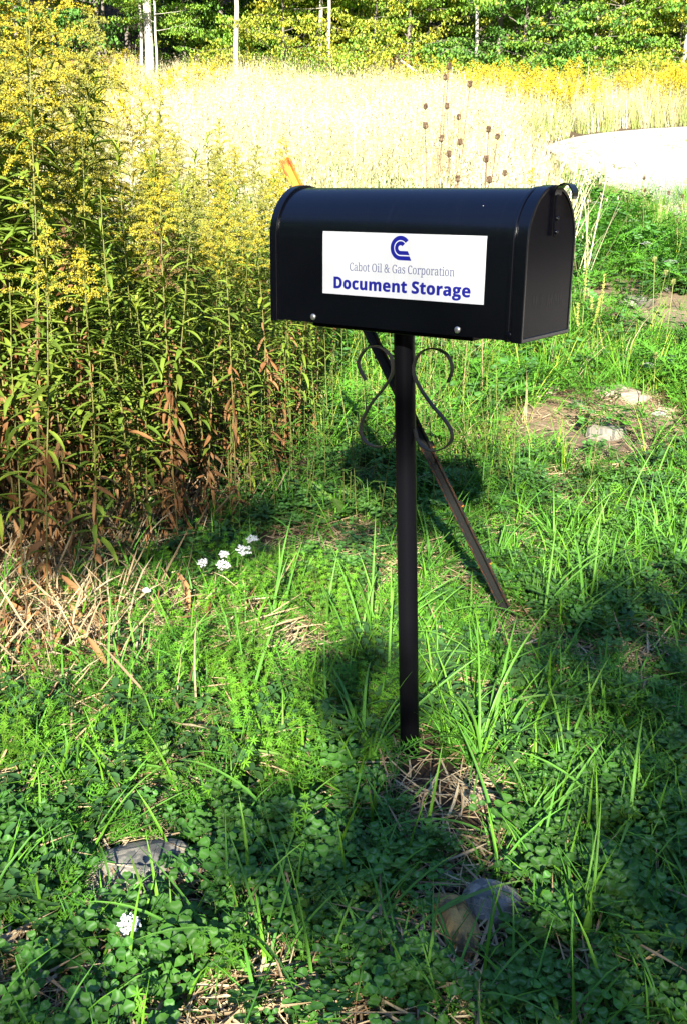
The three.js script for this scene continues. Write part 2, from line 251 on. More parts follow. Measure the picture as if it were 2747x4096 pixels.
// low bushes along the foot of the wood
R = rng(21);
function bushGeo(col, yellow, leaf = 0.11) {
  const T = new GB(), L = new GB(), tips = [];
  for (let k = 0; k < 9; k++) limb(T, [U(-0.1, 0.1), -0.05, U(-0.1, 0.1)], k * 0.7 + U(-0.3, 0.3), U(0.5, 1.3), U(0.9, 1.6), 0.02, 1, BARK.grey, tips);
  for (const tip of tips) { const c0 = jit(col, 0.25), ye = R() < yellow; for (let k = 0; k < 16; k++) { const q = 0.32; L.leaf([tip[0] + U(-q, q), Math.max(0.05, tip[1] + U(-q, q * 0.7)), tip[2] + U(-q, q)], U(0, 6.283), U(-1.35, -0.1), leaf * U(0.7, 1.3), leaf * 0.6, { seg: 2, prof: OVALQ, fold: 0.1, col: jit(ye ? mixc(c0, LEAFC.gold, 0.7) : c0, 0.2) }); } }
  return [T.geo(), L.geo()];
}
treeProto.bushMid = bushGeo(LEAFC.mid, 0.15); treeProto.bushYellow = bushGeo(LEAFC.yellow, 0.4); treeProto.bushDeep = bushGeo(LEAFC.deep, 0.03); treeProto.bushBrown = bushGeo([0.32, 0.2, 0.12], 0, 0.09);
[['bushDeep', 110, 38.8], ['bushDeep', 30, 38.2], ['bushMid', 390, 38.9], ['bushMid', 455, 39.5], ['bushYellow', 500, 38.4], ['bushYellow', 575, 38.2], ['bushMid', 625, 39.2], ['bushYellow', 680, 38.4], ['bushMid', 770, 39], ['bushYellow', 820, 38.6], ['bushYellow', 910, 39.2], ['bushMid', 985, 38.8], ['bushYellow', 1035, 38.4], ['bushMid', 1080, 38.9], ['bushDeep', 1145, 38.6], ['bushDeep', 1210, 38.8], ['bushMid', 1275, 39.2], ['bushMid', 1330, 38.9], ['bushYellow', 1390, 39.2], ['bushYellow', 1440, 38.8], ['bushMid', 1500, 39.2], ['bushYellow', 1560, 38.8]].forEach(([k, px, d], i) =>
  tree(k, pxx(px, d) + U(-0.4, 0.4), d + U(-3.6, 0.6), i * 2.1, U(0.35, 1.05), { bushMid: 'fresh green bush at the foot of the wood', bushYellow: 'yellowing bush at the foot of the wood', bushDeep: 'dark green bush at the foot of the wood' }[k] + ' ' + side(pxx(px, d), CAM.z - d), `${k.slice(4).toLowerCase()} bushes at the foot of the wood ${side(pxx(px, d), CAM.z - d)}`, 'bush'));
tree('bushBrown', pxx(872, 38), 38, 0.4, 0.75, 'dead russet brush pile at the foot of the wood', null, 'bush');
{ // fallen pale limb and stump at the edge of the wood
  const G = new GB(); const a = [pxx(905, 38), 0, CAM.z - 38], b = [pxx(968, 37.4), 0, CAM.z - 37.4];
  G.tube([[0, 1.05, 0], [0.35, 0.8, 0.1], [0.8, 0.45, 0.3], [1.15, 0.1, 0.5], [1.3, -0.1, 0.55]], 0.045, 0.075, 7, BARK.white);
  const o = thing('fallen_limb', 'pale fallen limb slanting down at the foot of the wood', 'branch'); part('limb', G.geo(), M.stem, o); o.position.set(a[0], H(a[0], a[2]), a[2]);
  const S = new GB(); S.tube([[0, -0.1, 0], [0.01, 0.25, 0], [0.0, 0.55, 0.02]], 0.14, 0.11, 9, BARK.white); S.tube([[0, 0.55, 0.02], [0, 0.551, 0.02]], 0.11, 0.001, 9, [0.6, 0.45, 0.28]);
  const st = thing('tree_stump', 'short pale stump at the foot of the wood', 'stump'); part('stump', S.geo(), M.stem, st); const sx = pxx(998, 37.2), sz = CAM.z - 37.2; st.position.set(sx, H(sx, sz), sz);
}

// ------------------------------------------------------------------ mailbox on its post
const bx = new THREE.Group();
{
  const L = 0.545, Wd = 0.188, Hh = 0.253, r = Wd / 2, yaw = rad(-35.64);
  const box = thing('mailbox', 'black metal mailbox with white sticker on a slim black post', 'mailbox');
  const place = new THREE.Vector3(-0.0245, 0.94, -0.0175);
  box.position.set(0, 0, 0);
  const speck = noiseTex(256, (u, v, i, j) => 0.5 + 0.5 * (hash(i, j) - 0.5) + 0.25 * (vnoise(u * 40, v * 40) - 0.5));
  const pc = document.createElement('canvas'); pc.width = pc.height = 1024; { const c = pc.getContext('2d'), q = rng(77); c.fillStyle = '#07080e'; c.fillRect(0, 0, 1024, 1024);
    for (let k = 0; k < 90; k++) { c.fillStyle = `rgba(${60 + q() * 40 | 0},${58 + q() * 40 | 0},${54 + q() * 36 | 0},${0.02 + 0.05 * q()})`; c.fillRect(q() * 1024, 250 + q() * 500, 1 + q() * 5, 40 + q() * 260); }   // dried water runs
    for (let k = 0; k < 420; k++) { c.fillStyle = `rgba(150,145,130,${0.06 + 0.22 * q()})`; const r0 = 0.5 + q() * 1.2; c.fillRect(q() * 1024, q() * 1024, r0, r0); }                                                      // dust
    c.fillStyle = '#c9c7bd'; for (const [u, v] of [[905, 415], [955, 420], [880, 432], [840, 640], [120, 560]]) c.fillRect(u, v, 3.2, 3.2); }                                                                     // chips
  const paintTex = new THREE.CanvasTexture(pc); paintTex.colorSpace = THREE.SRGBColorSpace;
  const wear = noiseTex(256, (u, v, i, j) => 0.62 + 0.5 * fbm(u * 7, v * 7) + 0.12 * (hash(i, j) - 0.5));
  const paint = new THREE.MeshPhysicalMaterial({ map: paintTex, roughness: 0.24, roughnessMap: wear, ior: 1.65, bumpMap: speck, bumpScale: 0.00006 });
  const paintD = new THREE.MeshPhysicalMaterial({ color: new THREE.Color().setRGB(0.003, 0.0033, 0.006), roughness: 0.22, ior: 1.3, specularIntensity: 0.4 });
  const iron = new THREE.MeshPhysicalMaterial({ color: new THREE.Color().setRGB(0.0045, 0.0045, 0.006), roughness: 0.3, ior: 1.3, specularIntensity: 0.45 });
  const worn = new THREE.MeshStandardMaterial({ color: new THREE.Color().setRGB(0.035, 0.033, 0.031), roughness: 0.5, metalness: 0.3, bumpMap: speck, bumpScale: 0.0003 });
  const steel = new THREE.MeshStandardMaterial({ color: new THREE.Color().setRGB(0.62, 0.61, 0.58), metalness: 0.9, roughness: 0.38 });
  const arch = (grow, lift = 0) => { const s = new THREE.Shape(), a = r + grow; s.moveTo(-a, -grow * 0.3 + lift); s.lineTo(a, -grow * 0.3 + lift); s.lineTo(a, Hh - r); s.absarc(0, Hh - r, a, 0, Math.PI, false); s.lineTo(-a, -grow * 0.3 + lift); return s; };
  // Extrude runs along +z: a quarter turn puts it along the box's own x axis
  const alongX = (g, x) => { g.rotateY(Math.PI / 2); g.translate(x, 0, 0); return g; };
  const toWorld = (g) => { g.rotateY(yaw); g.translate(place.x, place.y, place.z); return g; };
  const put = (n, g, m, parent = box) => part(n, toWorld(g), m, parent);
  const bodyG = alongX(new THREE.ExtrudeGeometry(arch(0), { depth: L - 0.012, bevelEnabled: false, curveSegments: 40 }), -L / 2 + 0.006);
  { const p = bodyG.attributes.position, uv = []; for (let k = 0; k < p.count; k++) { const y = p.getY(k), z = p.getZ(k), h = y - (Hh - r), tot = (Hh - r) * 2 + Math.PI * r, a = h <= 0 ? (z >= 0 ? y : tot - y) : (Hh - r) + r * Math.atan2(h, z); uv.push(p.getX(k) / L + 0.5, a / tot); } bodyG.setAttribute('uv', new THREE.Float32BufferAttribute(uv, 2)); }
  put('body', bodyG, paint);
  const ring = (gOut, gIn, depth, x, bev = 0.0015) => { const s = arch(gOut); s.holes.push(new THREE.Path(arch(gIn, 0.004).getPoints(40))); return alongX(new THREE.ExtrudeGeometry(s, { depth, bevelEnabled: true, bevelSize: bev, bevelThickness: bev, bevelSegments: 3, curveSegments: 40 }), x); };
  put('rear_rim', ring(0.0035, -0.004, 0.014, -L / 2 - 0.004), paint);
  put('rear_panel', alongX(new THREE.ExtrudeGeometry(arch(-0.003), { depth: 0.004, bevelEnabled: false, curveSegments: 32 }), -L / 2 - 0.001), paintD);
  put('front_bead', ring(0.0008, -0.004, 0.005, L / 2 - 0.028, 0.002), paint);
  const door = put('door', alongX(new THREE.ExtrudeGeometry(arch(-0.003), { depth: 0.006, bevelEnabled: true, bevelSize: 0.003, bevelThickness: 0.003, bevelSegments: 3, curveSegments: 40 }), L / 2 - 0.006), paintD);
  put('door_rim', ring(0.0035, 0.0003, 0.018, L / 2 - 0.015, 0.0015), paint, door);
  // strap, rivets and curled pull at the top of the door
  const strap = new RoundedBoxGeometry(0.003, 0.07, 0.014, 2, 0.0015); strap.translate(L / 2 + 0.008, Hh - 0.045, 0); put('latch_strap', strap, paintD, door);
  for (const y of [Hh - 0.05, Hh - 0.073]) { const g = new THREE.SphereGeometry(0.0042, 12, 8); g.scale(0.6, 1, 1); g.translate(L / 2 + 0.0108, y, 0); put('rivet', g, paint, door); }
  { // pull tab: a sheet that rises from the strap and curls out over the rim
    const pts = []; for (let k = 0; k <= 14; k++) { const a = Math.PI - k / 14 * (Math.PI * 1.1); pts.push([L / 2 + 0.008 + 0.016 + Math.cos(a) * 0.016, Hh - 0.012 + Math.sin(a) * 0.019]); }
    const G = new GB(), w = 0.013, c = [1, 1, 1]; let prev = null;
    for (let k = 0; k < pts.length; k++) { const n = [pts[Math.min(k + 1, 14)][1] - pts[Math.max(0, k - 1)][1], -(pts[Math.min(k + 1, 14)][0] - pts[Math.max(0, k - 1)][0])], l = Math.hypot(...n) || 1, o = 0.0011; const ww = k > 11 ? w * (1 - (k - 11) * 0.14) : w; const row = [[1, 1], [1, -1], [-1, -1], [-1, 1]].map(([s, q]) => G.v(pts[k][0] - n[0] / l * o * s, pts[k][1] - n[1] / l * o * s, ww * q, c)); if (prev) for (let s = 0; s < 4; s++) { const e = (s + 1) % 4; G.tri(prev[s], prev[e], row[s]); G.tri(prev[e], row[e], row[s]); } prev = row; }
    put('pull_tab', G.geo().toNonIndexed(), paint, door); door.children[door.children.length - 1].geometry.computeVertexNormals();
  }
  // lettering pressed into the door
  const font = await new FontLoader().loadAsync('fonts/droid/droid_sans_bold.typeface.json');
  const txt = new TextGeometry('U.S. MAIL', { font, size: 0.02, depth: 0.0002, curveSegments: 4, bevelEnabled: true, bevelThickness: 0.0001, bevelSize: 0.0008, bevelSegments: 1 }); txt.computeBoundingBox(); txt.translate(-(txt.boundingBox.max.x + txt.boundingBox.min.x) / 2, 0.055, 0); txt.rotateY(Math.PI / 2); txt.translate(L / 2 + 0.0028, 0, 0); put('embossed_lettering', txt, paintD, door);
  // white sticker wrapped on the near side
  const cv = document.createElement('canvas'); cv.width = 1396; cv.height = 462; const c = cv.getContext('2d');
  c.fillStyle = '#dcdee0'; c.fillRect(0, 0, 1396, 462);
  { const q = rng(3); for (let k = 0; k < 70; k++) { c.fillStyle = `rgba(${185 + q() * 30 | 0},${180 + q() * 30 | 0},${165 + q() * 30 | 0},${0.05 + 0.08 * q()})`; c.fillRect(q() * 1396, q() * 200, 2 + q() * 9, 60 + q() * 320); } for (let k = 0; k < 26; k++) { c.fillStyle = 'rgba(120,110,95,0.35)'; c.fillRect(q() * 1396, q() * 462, 1 + q() * 3, 1 + q() * 3); } }
  const blue = '#060f8c'; c.strokeStyle = blue; c.lineCap = 'butt';
  const lx = 700, ly = 102; const cee = (rr, lw, ext, a0) => { c.lineWidth = lw; c.beginPath(); c.arc(lx, ly, rr, a0, Math.PI / 2, true); c.lineTo(lx + ext, ly + rr); c.stroke(); };
  cee(71, 30, 92, -0.72); cee(34, 28, 76, -0.72);
  c.fillStyle = '#dcdee0'; for (const [x0, y0, lw] of [[lx + 92, ly + 71, 34], [lx + 76, ly + 34, 31]]) { c.beginPath(); c.moveTo(x0 + 2, y0 + lw / 2); c.lineTo(x0 + 2, y0 - lw / 2); c.lineTo(x0 - 15, y0 - lw / 2); c.closePath(); c.fill(); }
  const fit = (s, f, x0, x1, y, col) => { c.font = f; c.fillStyle = col; c.save(); const w = c.measureText(s).width; c.translate(x0, y); c.scale((x1 - x0) / w, 1); c.fillText(s, 0, 0); if (f.startsWith('bold')) { c.strokeStyle = col; c.lineWidth = 4; c.strokeText(s, 0, 0); } c.restore(); };
  fit('Cabot Oil & Gas Corporation', '82px serif', 248, 1156, 281, '#4a5480'); fit('Document Storage', 'bold 116px sans-serif', 96, 1292, 417, blue);
  const st = new THREE.CanvasTexture(cv); st.colorSpace = THREE.SRGBColorSpace; st.anisotropy = 8;
  const sp = [], suv = [], si = [], y0 = 0.058, y1 = 0.1735, x0 = -0.15, x1 = 0.199, off = 0.0006;
  for (let k = 0; k <= 16; k++) { const y = lerp(y0, y1, k / 16), h = y - (Hh - r), zz = h <= 0 ? r + off : Math.sqrt((r + off) ** 2 - h * h); sp.push(x0, y, zz, x1, y, zz); suv.push(0, k / 16, 1, k / 16); if (k) { const a = k * 2; si.push(a - 2, a - 1, a, a - 1, a + 1, a); } }
  const sg = new THREE.BufferGeometry(); sg.setAttribute('position', new THREE.Float32BufferAttribute(sp, 3)); sg.setAttribute('uv', new THREE.Float32BufferAttribute(suv, 2)); sg.setIndex(si); sg.computeVertexNormals();
  put('sticker', sg, new THREE.MeshStandardMaterial({ map: st, roughness: 0.55 })).userData.label = 'white sticker with blue logo and lettering';
  for (const x of [-0.173, 0.149]) { const g = new THREE.SphereGeometry(0.0062, 16, 10); g.scale(1, 1, 0.5); g.translate(x, 0.011, r + 0.0008); put('screw', g, steel); }
  { const g = new THREE.SphereGeometry(0.0065, 16, 10); g.scale(1, 1, 0.6); g.translate(0.252, 0.010, r + 0.0035); put('hinge_rivet', g, paintD); }
  { const g = new RoundedBoxGeometry(0.36, 0.012, 0.15, 2, 0.003); g.translate(-0.01, -0.004, 0); put('mounting_plate', g, iron); }
  const top = new THREE.Vector3(-0.0229, 0.0, 0).applyAxisAngle(new THREE.Vector3(0, 1, 0), yaw).add(place), foot = new THREE.Vector3(0, -0.2, 0).add(new THREE.Vector3(0, 0, 0));
  { const G = new GB(); G.tube([[foot.x, foot.y, foot.z], [lerp(foot.x, top.x, 0.5), lerp(foot.y, top.y, 0.5), lerp(foot.z, top.z, 0.5)], [top.x, top.y, top.z]], 0.0208, 0.0208, 32); const g = G.geo(); g.deleteAttribute('color'); part('post', g, iron, box); }
  const scroll = (pts) => {
    const cu = new THREE.CatmullRomCurve3(pts.map(([x, y]) => new THREE.Vector3(x, y, 0)), false, 'centripetal'), n = 90, P = cu.getPoints(n), G = new GB(), th = 0.0014, wz = 0.005; let prev = null;
    P.forEach((p, k) => { const t = new THREE.Vector3().subVectors(P[Math.min(n, k + 1)], P[Math.max(0, k - 1)]).normalize(); const row = [[1, 1], [1, -1], [-1, -1], [-1, 1]].map(([s, q]) => G.v(p.x - t.y * th * s, p.y + t.x * th * s, wz * q, [1, 1, 1])); if (prev) for (let s = 0; s < 4; s++) { const e = (s + 1) % 4; G.tri(prev[s], prev[e], row[s]); G.tri(prev[e], row[e], row[s]); } else { G.tri(row[0], row[1], row[2]); G.tri(row[0], row[2], row[3]); } prev = row; });
    G.tri(prev[0], prev[2], prev[1]); G.tri(prev[0], prev[3], prev[2]);
    const g = G.geo().toNonIndexed(); g.deleteAttribute('color'); g.computeVertexNormals(); { const p = g.attributes.position, uv = []; for (let k = 0; k < p.count; k++) uv.push(p.getX(k) * 9 + p.getZ(k) * 5, p.getY(k) * 9); g.setAttribute('uv', new THREE.Float32BufferAttribute(uv, 2)); } return g;
  };
  put('scroll', scroll([[0.08, -0.104], [0.088, -0.075], [0.074, -0.05], [0.042, -0.042], [0.014, -0.055], [0.0015, -0.088], [0.015, -0.117], [0.046, -0.152], [0.077, -0.179], [0.092, -0.199], [0.093, -0.216], [0.074, -0.236], [0.045, -0.244], [0.019, -0.231], [0.008, -0.205]]), worn);
  put('scroll', scroll([[-0.112, -0.12], [-0.13, -0.088], [-0.109, -0.055], [-0.077, -0.05], [-0.052, -0.067], [-0.047, -0.097], [-0.063, -0.126], [-0.099, -0.17], [-0.12, -0.21], [-0.121, -0.233], [-0.103, -0.252], [-0.07, -0.253], [-0.044, -0.236], [-0.034, -0.215]]), worn);
}

// ------------------------------------------------------------------ rusty channel stake leaning behind the post
{
  const A = new THREE.Vector3(0.397, -0.12, -0.705), B = new THREE.Vector3(-0.318, 1.27, -0.78), len = A.distanceTo(B);
  const cv = document.createElement('canvas'); cv.width = 128; cv.height = 2048; const c = cv.getContext('2d'), q = rng(17);
  const yel = 2048 * 0.27;                                          // paint left on the upper end, bare rust and old green paint below
  c.fillStyle = '#191c18'; c.fillRect(0, 0, 128, 2048); c.fillStyle = '#d4862a'; c.fillRect(0, 0, 128, yel - 60);
  for (let k = 0; k < 900; k++) { const y = yel - 120 + q() * 150, x = q() * 128; c.fillStyle = q() < 0.5 ? '#5a2f18' : '#2c2a22'; c.fillRect(x, y, 2 + q() * 10, 4 + q() * 26); }
  for (let k = 0; k < 1100; k++) { const y = q() * 2048, e = q(), x = e < 0.4 ? q() * 26 : e < 0.75 ? 128 - q() * 26 : q() * 128, s = 1 + q() * (e < 0.75 ? 7 : 3); c.fillStyle = ['#7a3a16', '#5a2610', '#8a4418', '#3a1c10'][Math.floor(q() * 4)]; c.globalAlpha = 0.35 + 0.5 * q(); c.fillRect(x, y, s, s * (1 + q() * 3)); }
  c.globalAlpha = 1; for (let k = 0; k < 60; k++) { c.fillStyle = '#8a4a1c'; c.fillRect(q() * 128, q() * 22, 3 + q() * 8, 2 + q() * 8); }
  const tx = new THREE.CanvasTexture(cv); tx.colorSpace = THREE.SRGBColorSpace; tx.wrapS = THREE.RepeatWrapping;
  const mat = new THREE.MeshStandardMaterial({ map: tx, roughness: 0.72, metalness: 0.15, bumpMap: tx, bumpScale: 0.0008 });
  // hat-shaped channel section: flange, web, raised back, web, flange
  const th = 0.0025, sec = [[-0.0155, 0], [-0.010, 0], [-0.007, -0.009], [0.007, -0.009], [0.010, 0], [0.0155, 0]];
  const outl = [...sec, ...sec.slice().reverse().map(([x, y]) => [x, y + th])];
  const s = new THREE.Shape(outl.map(([x, y]) => new THREE.Vector2(x, y)));
  const g = new THREE.ExtrudeGeometry(s, { depth: len, bevelEnabled: false, steps: 1 });
  { const p = g.attributes.position, uv = []; for (let k = 0; k < p.count; k++) uv.push((p.getX(k) + 0.0155) / 0.031, p.getZ(k) / len); g.setAttribute('uv', new THREE.Float32BufferAttribute(uv, 2)); }
  const stake = thing('leaning_stake', 'rusty channel stake with yellow painted top leaning behind the mailbox', 'stake');
  const m = part('channel', g, mat, stake);
  const Z = B.clone().sub(A).normalize(), front = new THREE.Vector3(0.25, 0.1, 1), X = new THREE.Vector3().crossVectors(front, Z).normalize(), Y = new THREE.Vector3().crossVectors(Z, X);
  stake.quaternion.setFromRotationMatrix(new THREE.Matrix4().makeBasis(X, Y, Z)); stake.position.copy(A);
  m.userData.label = 'rust brown channel, yellow at the top';
  for (const k of [0.22, 0.34, 0.46]) { const b = new RoundedBoxGeometry(0.012, 0.0025, 0.02, 1, 0.001); b.translate(-0.018, 0.001, len * k); part('rust_flake', b, mat, stake); }
}

// ------------------------------------------------------------------ stones
R = rng(31);
function stoneGeo(sx, sy, sz, seed, cut) {
  const g = new THREE.IcosahedronGeometry(1, 5), p = g.attributes.position, v = new THREE.Vector3(), pl = []; const q = rng(seed);
  for (let k = 0; k < 9; k++) pl.push([new THREE.Vector3(q() * 2 - 1, q() * 2 - 0.6, q() * 2 - 1).normalize(), 0.62 + 0.3 * q()]);
  pl.push([new THREE.Vector3(0.05, 1, 0.08).normalize(), cut]);
  for (let k = 0; k < p.count; k++) { v.fromBufferAttribute(p, k); for (const [n, d] of pl) { const e = v.dot(n); if (e > d) v.addScaledVector(n, (d - e) * 0.93); } const f = 1 + 0.06 * (fbm(v.x * 3 + seed, v.y * 3 + v.z * 2.3) - 0.5) + 0.03 * (vnoise(v.x * 13 + seed, v.z * 13 + v.y * 9) - 0.5); p.setXYZ(k, v.x * sx * f, v.y * sy * f, v.z * sz * f); }
  const uv = []; for (let k = 0; k < p.count; k++) uv.push(p.getX(k) * 5, p.getZ(k) * 5 + p.getY(k) * 3); g.setAttribute('uv', new THREE.Float32BufferAttribute(uv, 2)); g.computeVertexNormals(); return g;
}
const stoneTex = (base, spot, seed) => noiseTex(256, (u, v, i, j) => { const n = fbm(u * 9 + seed, v * 9), m = sstep(0.5, 0.62, fbm(u * 5 + seed * 2, v * 5 + 4)), s = 0.8 + 0.3 * n + 0.22 * (hash(i, j + seed) - 0.5); const c = mixc(base, spot, m); return [c[0] * s, c[1] * s, c[2] * s]; }, true);
const stoneMat = { grey: stoneTex([0.58, 0.56, 0.50], [0.42, 0.42, 0.39], 3), blue: stoneTex([0.66, 0.63, 0.57], [0.48, 0.47, 0.44], 9), ochre: stoneTex([0.78, 0.64, 0.38], [0.50, 0.42, 0.30], 5), pink: stoneTex([0.76, 0.68, 0.58], [0.58, 0.5, 0.42], 13) };
for (const k in stoneMat) { const t = stoneMat[k]; stoneMat[k] = new THREE.MeshStandardMaterial({ map: t, bumpMap: t, bumpScale: 0.004, roughness: 0.92 }); }
function stone(x, z, sx, sy, sz, mat, turn, label, cut = 0.6, sink = 0.15) { const o = new THREE.Mesh(stoneGeo(sx, sy, sz, Math.round(x * 971 + z * 577 + 5000), cut), stoneMat[mat]); o.name = numbered('stone'); o.position.set(x, H(x, z) + sy * (0.5 - sink), z); o.rotation.set(U(-0.12, 0.12), turn, U(-0.1, 0.1)); o.castShadow = o.receiveShadow = true; tag(o, label, 'stone'); scene.add(o); return o; }
stone(-0.525, 0.40, 0.105, 0.045, 0.07, 'grey', 0.3, 'flat grey stone under straw at lower left');
stone(-0.43, 0.395, 0.035, 0.03, 0.03, 'blue', 1.1, 'small blue grey stone touching the flat grey stone');
stone(0.033, 0.555, 0.036, 0.05, 0.085, 'ochre', 0.2, 'ochre stone in shade below the post');
stone(0.10, 0.515, 0.05, 0.05, 0.055, 'blue', 0.8, 'blue grey stone right of the ochre stone');
stone(0.03, 0.42, 0.03, 0.02, 0.025, 'blue', 2.0, 'small grey stone just above the ochre stone');
stone(0.065, 0.43, 0.02, 0.016, 0.02, 'pink', 0.4, 'tiny tan stone between straw above the blue grey stone');
stone(-0.03, 0.35, 0.016, 0.014, 0.014, 'grey', 0.4, 'small pale pebble in clover left of the bare spot');
stone(0.55, 0.0, 0.05, 0.02, 0.04, 'grey', 0.9, 'grey stone in grass at the right edge');
stone(0.35, -0.1, 0.014, 0.012, 0.012, 'grey', 0.2, 'tiny white pebble right of the post foot');
stone(0.12, 0.17, 0.04, 0.014, 0.03, 'pink', 0.5, 'flat tan stone in the sunlit bare spot right of the post');
stone(0.17, 0.08, 0.03, 0.012, 0.024, 'grey', 1.5, 'flat grey stone in the grass tuft right of the post');
stone(0.93, -3.5, 0.10, 0.07, 0.08, 'pink', 0.5, 'tan angular stone at the left of the bare earth patch');
stone(1.33, -3.4, 0.17, 0.06, 0.10, 'pink', -0.5, 'long pale stone on top of the bare earth patch');
stone(1.12, -2.85, 0.11, 0.06, 0.07, 'grey', 0.2, 'white weathered stone in front of the bare earth patch');
stone(1.52, -3.2, 0.06, 0.04, 0.05, 'pink', 1.2, 'reddish stone at the right of the bare earth patch');
stone(1.08, -3.3, 0.05, 0.03, 0.04, 'grey', 2.2, 'small grey stone inside the bare earth patch');
stone(2.2, -6.3, 0.16, 0.09, 0.12, 'grey', 0.3, 'grey stone on the dim earth behind the mailbox door');
stone(2.62, -7.0, 0.13, 0.08, 0.10, 'blue', 1.3, 'blue grey stone on the far earth patch at right');

// ------------------------------------------------------------------ goldenrod
function goldenStem(h) { const pts = [[0, -0.04, 0]], n = 9; let x = 0, z = 0, ax = U(-0.05, 0.05), az = U(-0.05, 0.05); for (let k = 1; k <= n; k++) { ax += U(-0.035, 0.035); az += U(-0.035, 0.035); x += ax * h / n; z += az * h / n; pts.push([x, k / n * h, z]); } return pts; }
const along = (pts, t) => { const f = clamp01(t) * (pts.length - 1), i = Math.min(pts.length - 2, Math.floor(f)); return pts[i].map((v, q) => lerp(v, pts[i + 1][q], f - i)); };
function plume(G, S, pts, h, size, col, nB) {                      // arching one-sided sprays of tiny heads
  for (let k = 0; k < nB; k++) {
    const t = k / nB, b = along(pts, 1 - size * 0.9 / h * (1 - t)), a = k * 2.4 + U(-0.3, 0.3), len = size * lerp(0.55, 0.10, Math.pow(t, 0.9)) * U(0.75, 1.2), q = [b]; let [x, y, z] = b, e = U(0.65, 0.95);
    for (let m = 0; m < 5; m++) { x += Math.cos(e) * Math.cos(a) * len / 5; y += Math.sin(e) * len / 5; z += Math.cos(e) * Math.sin(a) * len / 5; e -= 0.3; q.push([x, y, z]); }
    S.tube(q, 0.0014, 0.0006, 3, C.stemG);
    const n = Math.round(18 + len * 1050);
    for (let m = 0; m < n; m++) { const c = along(q, U(0.12, 1)); G.fleck(c[0] + U(-0.006, 0.006), c[1] + U(-0.002, 0.011), c[2] + U(-0.006, 0.006), U(0.004, 0.007), jit(R() < 0.4 ? mixc(col, C.stemG, 0.6) : col, 0.28), 0.7); }
  }
  for (let m = 0; m < 40; m++) { const c = along(pts, 1 - U(0, 0.3) * size / h); G.fleck(c[0] + U(-0.012, 0.012), c[1] + U(-0.004, 0.016), c[2] + U(-0.012, 0.012), U(0.006, 0.01), jit(col, 0.28), 0.7); }
}
function deadLeaf(G, b, a) { const l = U(0.04, 0.12); G.leaf(b, a, U(-1.4, 0.1), l, U(0.007, 0.02), { seg: 5, droop: U(0.3, 1.3), twist: U(-3, 3), curl: U(-1.2, 1.2), fold: U(-0.5, 0.5), col: jit(mixc(C.dead, C.deadHi, R()), 0.25) }); }
function goldenrod(o) {                                             // geometries for one stem: stem, green leaves, dead leaves, plume
  const h = o.h, pts = goldenStem(h), S = new GB(), L = new GB(), D = new GB(), P = new GB(), leaves = [];
  S.tube(pts, 0.0031, 0.0013, 6, o.dry ? C.stemB : mixc(C.stemB, C.stemG, 0.45), o.dry ? C.stemB : C.stemG);
  const n = Math.round(h / 0.0128), top = 1 - (o.plume ?? 0) * 0.45 / h;
  for (let k = 0; k < n; k++) {
    const t = k / n * top, b = along(pts, t), a = k * 2.4 + U(-0.35, 0.35), green = t > o.dead + U(-0.22, 0.16) && !o.dry;
    if (t < 0.06) continue;
    if (green) { const s = lerp(1, 0.45, sstep(0.7, 1, t / top)); const spec = [b, a, U(0.0, 0.8), 0.125 * s * U(0.6, 1.2), 0.017 * s * U(0.75, 1.2), { seg: 5, droop: U(0.3, 1.5), twist: U(-0.5, 0.5), curl: U(-0.3, 0.3), fold: 0.22, col: jit(mixc(C.goldLeaf, C.goldLeafHi, R() * 0.8), 0.2) }]; leaves.push(spec); L.leaf(...spec); }
    else if (R() < 0.2 + 0.9 * vnoise(t * 7 + h * 31, 3)) deadLeaf(D, b, a);
  }
  if (o.plume) plume(P, S, pts, h, o.plume, o.dry ? [0.24, 0.13, 0.07] : o.col ?? C.gold, o.nB ?? 22);
  else if (!o.dry) for (let k = 0; k < 14; k++) L.leaf(along(pts, 1 - R() * 0.05), k * 2.4, U(0.7, 1.3), U(0.03, 0.06), 0.009, { seg: 3, droop: 0.5, col: jit(C.goldLeafHi, 0.2) });
  return { S, L, D, P, leaves };
}
function goldenrodThing(o, label, group, each) {
  const g = goldenrod(o), t = thing(o.dry ? 'dried_weed' : 'goldenrod', label, o.dry ? 'dried weed' : 'goldenrod', group);
  part('stem', g.S.geo(), M.stem, t);
  if (each) for (const sp of g.leaves) { const G = new GB(), b = sp[0]; G.leaf([0, 0, 0], ...sp.slice(1)); part('leaf', G.geo(), M.leaf, t).position.set(...b); }
  else if (g.L.i.length) part('leaves', g.L.geo(), M.leaf, t, 'stuff');
  if (g.D.i.length) part('dead_leaves', g.D.geo(), M.dry, t, 'stuff');
  if (g.P.i.length) part('flower_plume', g.P.geo(), M.flower, t, 'stuff');
  return t;
}
R = rng(41);
const setPlant = (o, x, z, turn, s, tx = 0, tz = 0) => { o.position.set(x, H(x, z) - 0.01, z); o.rotation.set(tx, turn, tz); o.scale.setScalar(s); };
